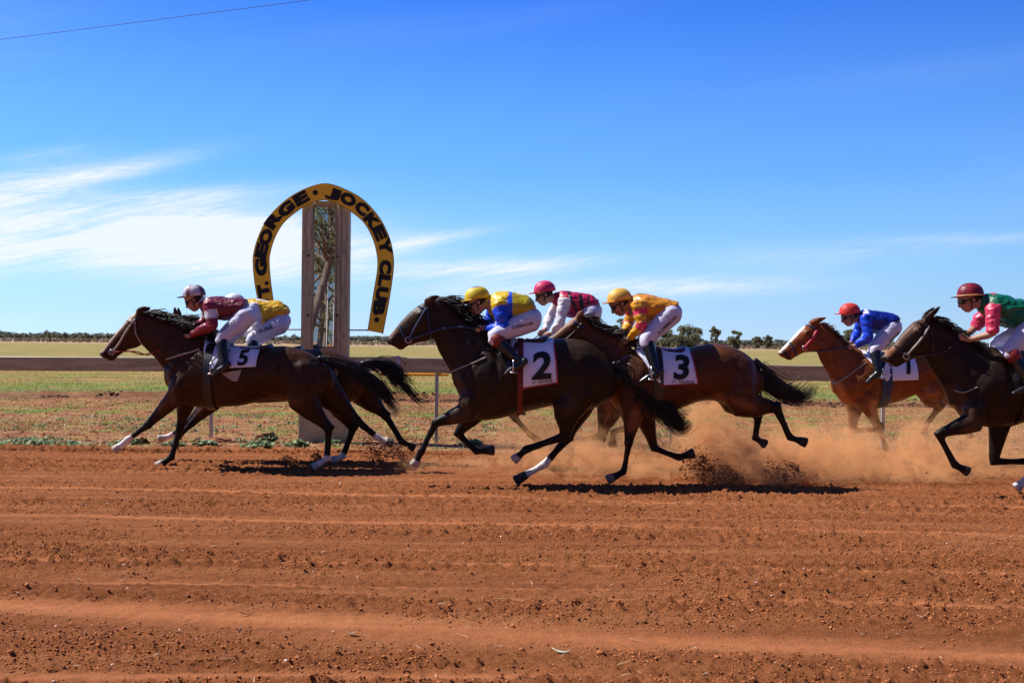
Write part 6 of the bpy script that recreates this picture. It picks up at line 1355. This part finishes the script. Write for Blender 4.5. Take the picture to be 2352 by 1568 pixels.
# ------------------------------------------------------------------ flying earth and dust
random.seed(77)
def spray(label, paths, n, D, wd, smin, smax, name='flying_earth'):
    P = []; 
    for pl, share, w0, w1 in paths:
        c = catmull([Vector((p[0], p[1], 0)) for p in pl], 6)
        for _ in range(int(n * share * 1.0)):
            t_ = random.random() ** .8; u = t_ * (len(c) - 1.001); k = int(u); p = c[k].lerp(c[k + 1], u - k); s_ = (w0 + (w1 - w0) * t_)
            q = W(p.x, p.y, D); q += Vector((random.gauss(0, s_), random.gauss(0, wd), random.gauss(0, s_ * .8)))
            if q.z > .012: P.append(q[:])
    P = np.array(P); sz = smin + (smax - smin) * rng.random(len(P)) ** 5
    scatter(P, sz, .9, name, M_FLY, label, .5)
M_FLY = rnd_mat('flying_dirt', [(0.14, 0.045, 0.018), (0.24, 0.085, 0.033), (0.34, 0.13, 0.05)], .95, 0.0)
spray('earth thrown up by the hind hooves of the two leading horses', [([K2(990, 1230), K2(1090, 1290), K2(1170, 1380), K2(1190, 1420)],   .30, .04, .07), ([K2(870, 1190), K2(905, 1290), K2(960, 1370), K2(1050, 1410)], .26, .05, .09), ([K2(250, 1345), K2(310, 1375), K2(370, 1415), K2(450, 1430)], .28, .018, .02), ([K2(470, 1322), K2(500, 1350), K2(520, 1380)], .14, .012, .014)], 8000, 12.5, .11, .0012, .011)
spray('earth thrown up behind horse number three', [([K5(340, 1130), K5(420, 1220), K5(520, 1290), K5(660, 1360)], .34, .07, .13), ([K5(560, 1210), K5(620, 1250), K5(660, 1290)], .10, .03, .03), ([K5(400, 1340), K5(520, 1350), K5(650, 1370)], .20, .07, .10), ([K5(980, 1230), K5(960, 1300), K5(1000, 1380)], .20, .07, .10), ([K5(1080, 1190), K5(1100, 1230)], .05, .02, .02)], 11000, 11.5, .15, .0012, .014)
spray('earth thrown up under the chestnut horse', [([K5(1180, 1250), K5(1300, 1310), K5(1420, 1370), K5(1560, 1390)], .6, .08, .10), ([K7(330, 1330), K7(380, 1400), K7(420, 1440)], .2, .03, .04)], 6500, 12.0, .16, .0012, .014)
spray('single crumbs of dirt flying through the dust', [([KD(300, 1000), KD(800, 1050), KD(1100, 1000), K5(520, 1180), K5(900, 1000), K5(1500, 1150)], 1, .20, .25)], 110, 11.6, .3, .003, .009)

spray('dark clods tumbling in the dust behind horse number three', [([K5(360, 1180), K5(430, 1260), K5(520, 1340)], .5, .06, .10), ([K5(960, 1260), K5(1000, 1360)], .3, .06, .06), ([K5(1250, 1300), K5(1450, 1370)], .2, .08, .08)], 230, 11.45, .08, .006, .026)
dm = bpy.data.materials.new('dust'); dm.use_nodes = True; t = dm.node_tree; t.nodes.clear(); out_ = N(t, 'ShaderNodeOutputMaterial'); pv = N(t, 'ShaderNodeVolumePrincipled'); t.links.new(pv.outputs[0], out_.inputs['Volume'])
pv.inputs['Color'].default_value = (0.95, 0.53, 0.25, 1); pv.inputs['Anisotropy'].default_value = 0.0
g = N(t, 'ShaderNodeNewGeometry'); s3 = N(t, 'ShaderNodeSeparateXYZ'); t.links.new(g.outputs['Position'], s3.inputs[0])
n1 = N(t, 'ShaderNodeTexNoise', ins={'Scale': 4.2, 'Detail': 7.0, 'Roughness': 0.68, 'Distortion': 1.1}); t.links.new(g.outputs['Position'], n1.inputs['Vector'])
PUFF = [(1640, 1020, 11.9, .22, .38, .36, 6.5), (1700, 1060, 11.6, .34, .24, .45, 3.2), (1790, 1080, 11.9, .45, .20, .5, 4.4), (1850, 1060, 12.0, .35, .26, .5, 4.2), (2000, 1065, 12.3, .40, .22, .5, 1.9), (2130, 1075, 12.2, .18, .32, .45, 6.5), (2240, 1065, 12.4, .55, .26, .6, 2.0), (1930, 1085, 12.0, .40, .18, .5, 2.6), (2060, 1085, 12.0, .35, .17, .5, 2.2),
        (1500, 1080, 11.9, .60, .20, .5, 1.6), (1330, 1070, 12.0, .55, .22, .5, 1.6), (1220, 1010, 12.6, .35, .22, .5, .9), (1420, 1000, 12.6, .7, .25, .6, .55), (1960, 1030, 12.1, .20, .20, .4, 2.6), (1950, 975, 13.0, .9, .36, .6, .20), (2280, 985, 13.0, .9, .45, .6, .28), (1120, 1065, 12.2, .5, .06, .5, .8), (960, 1085, 12.3, .3, .10, .35, .8)]
tot = None
for px, py, D_, rx, rz, ry, amp in PUFF:
    c = W(px, py, D_); parts_ = []
    for o_, cc_, rr_ in ((s3.outputs[0], c.x, rx), (s3.outputs[1], c.y, ry), (s3.outputs[2], max(c.z, .03), rz)):
        v_ = math_n(t, 'DIVIDE', math_n(t, 'SUBTRACT', o_, cc_), rr_); parts_.append(math_n(t, 'MULTIPLY', v_, v_))
    e = math_n(t, 'MULTIPLY', math_n(t, 'EXPONENT', math_n(t, 'MULTIPLY', math_n(t, 'ADD', math_n(t, 'ADD', parts_[0], parts_[1]), parts_[2]), -1.0)), amp); tot = e if tot is None else math_n(t, 'ADD', tot, e)
nr = N(t, 'ShaderNodeMapRange', ins={'From Min': 0.475, 'From Max': 0.585, 'To Min': 0.0, 'To Max': 1.9}); t.links.new(n1.outputs[0], nr.inputs[0])
dd = math_n(t, 'MAXIMUM', math_n(t, 'SUBTRACT', math_n(t, 'MULTIPLY', tot, nr.outputs[0]), 0.10), 0.0)
t.links.new(math_n(t, 'MULTIPLY', dd, 3.0), pv.inputs['Density'])
k = MB(); k.box((2.75, 12.3, .68), (4.6, 1.9, .655)); o = k.build('dust_cloud', dm, smooth=False); tag(o, 'orange dust hanging behind the galloping hooves', kind='stuff')
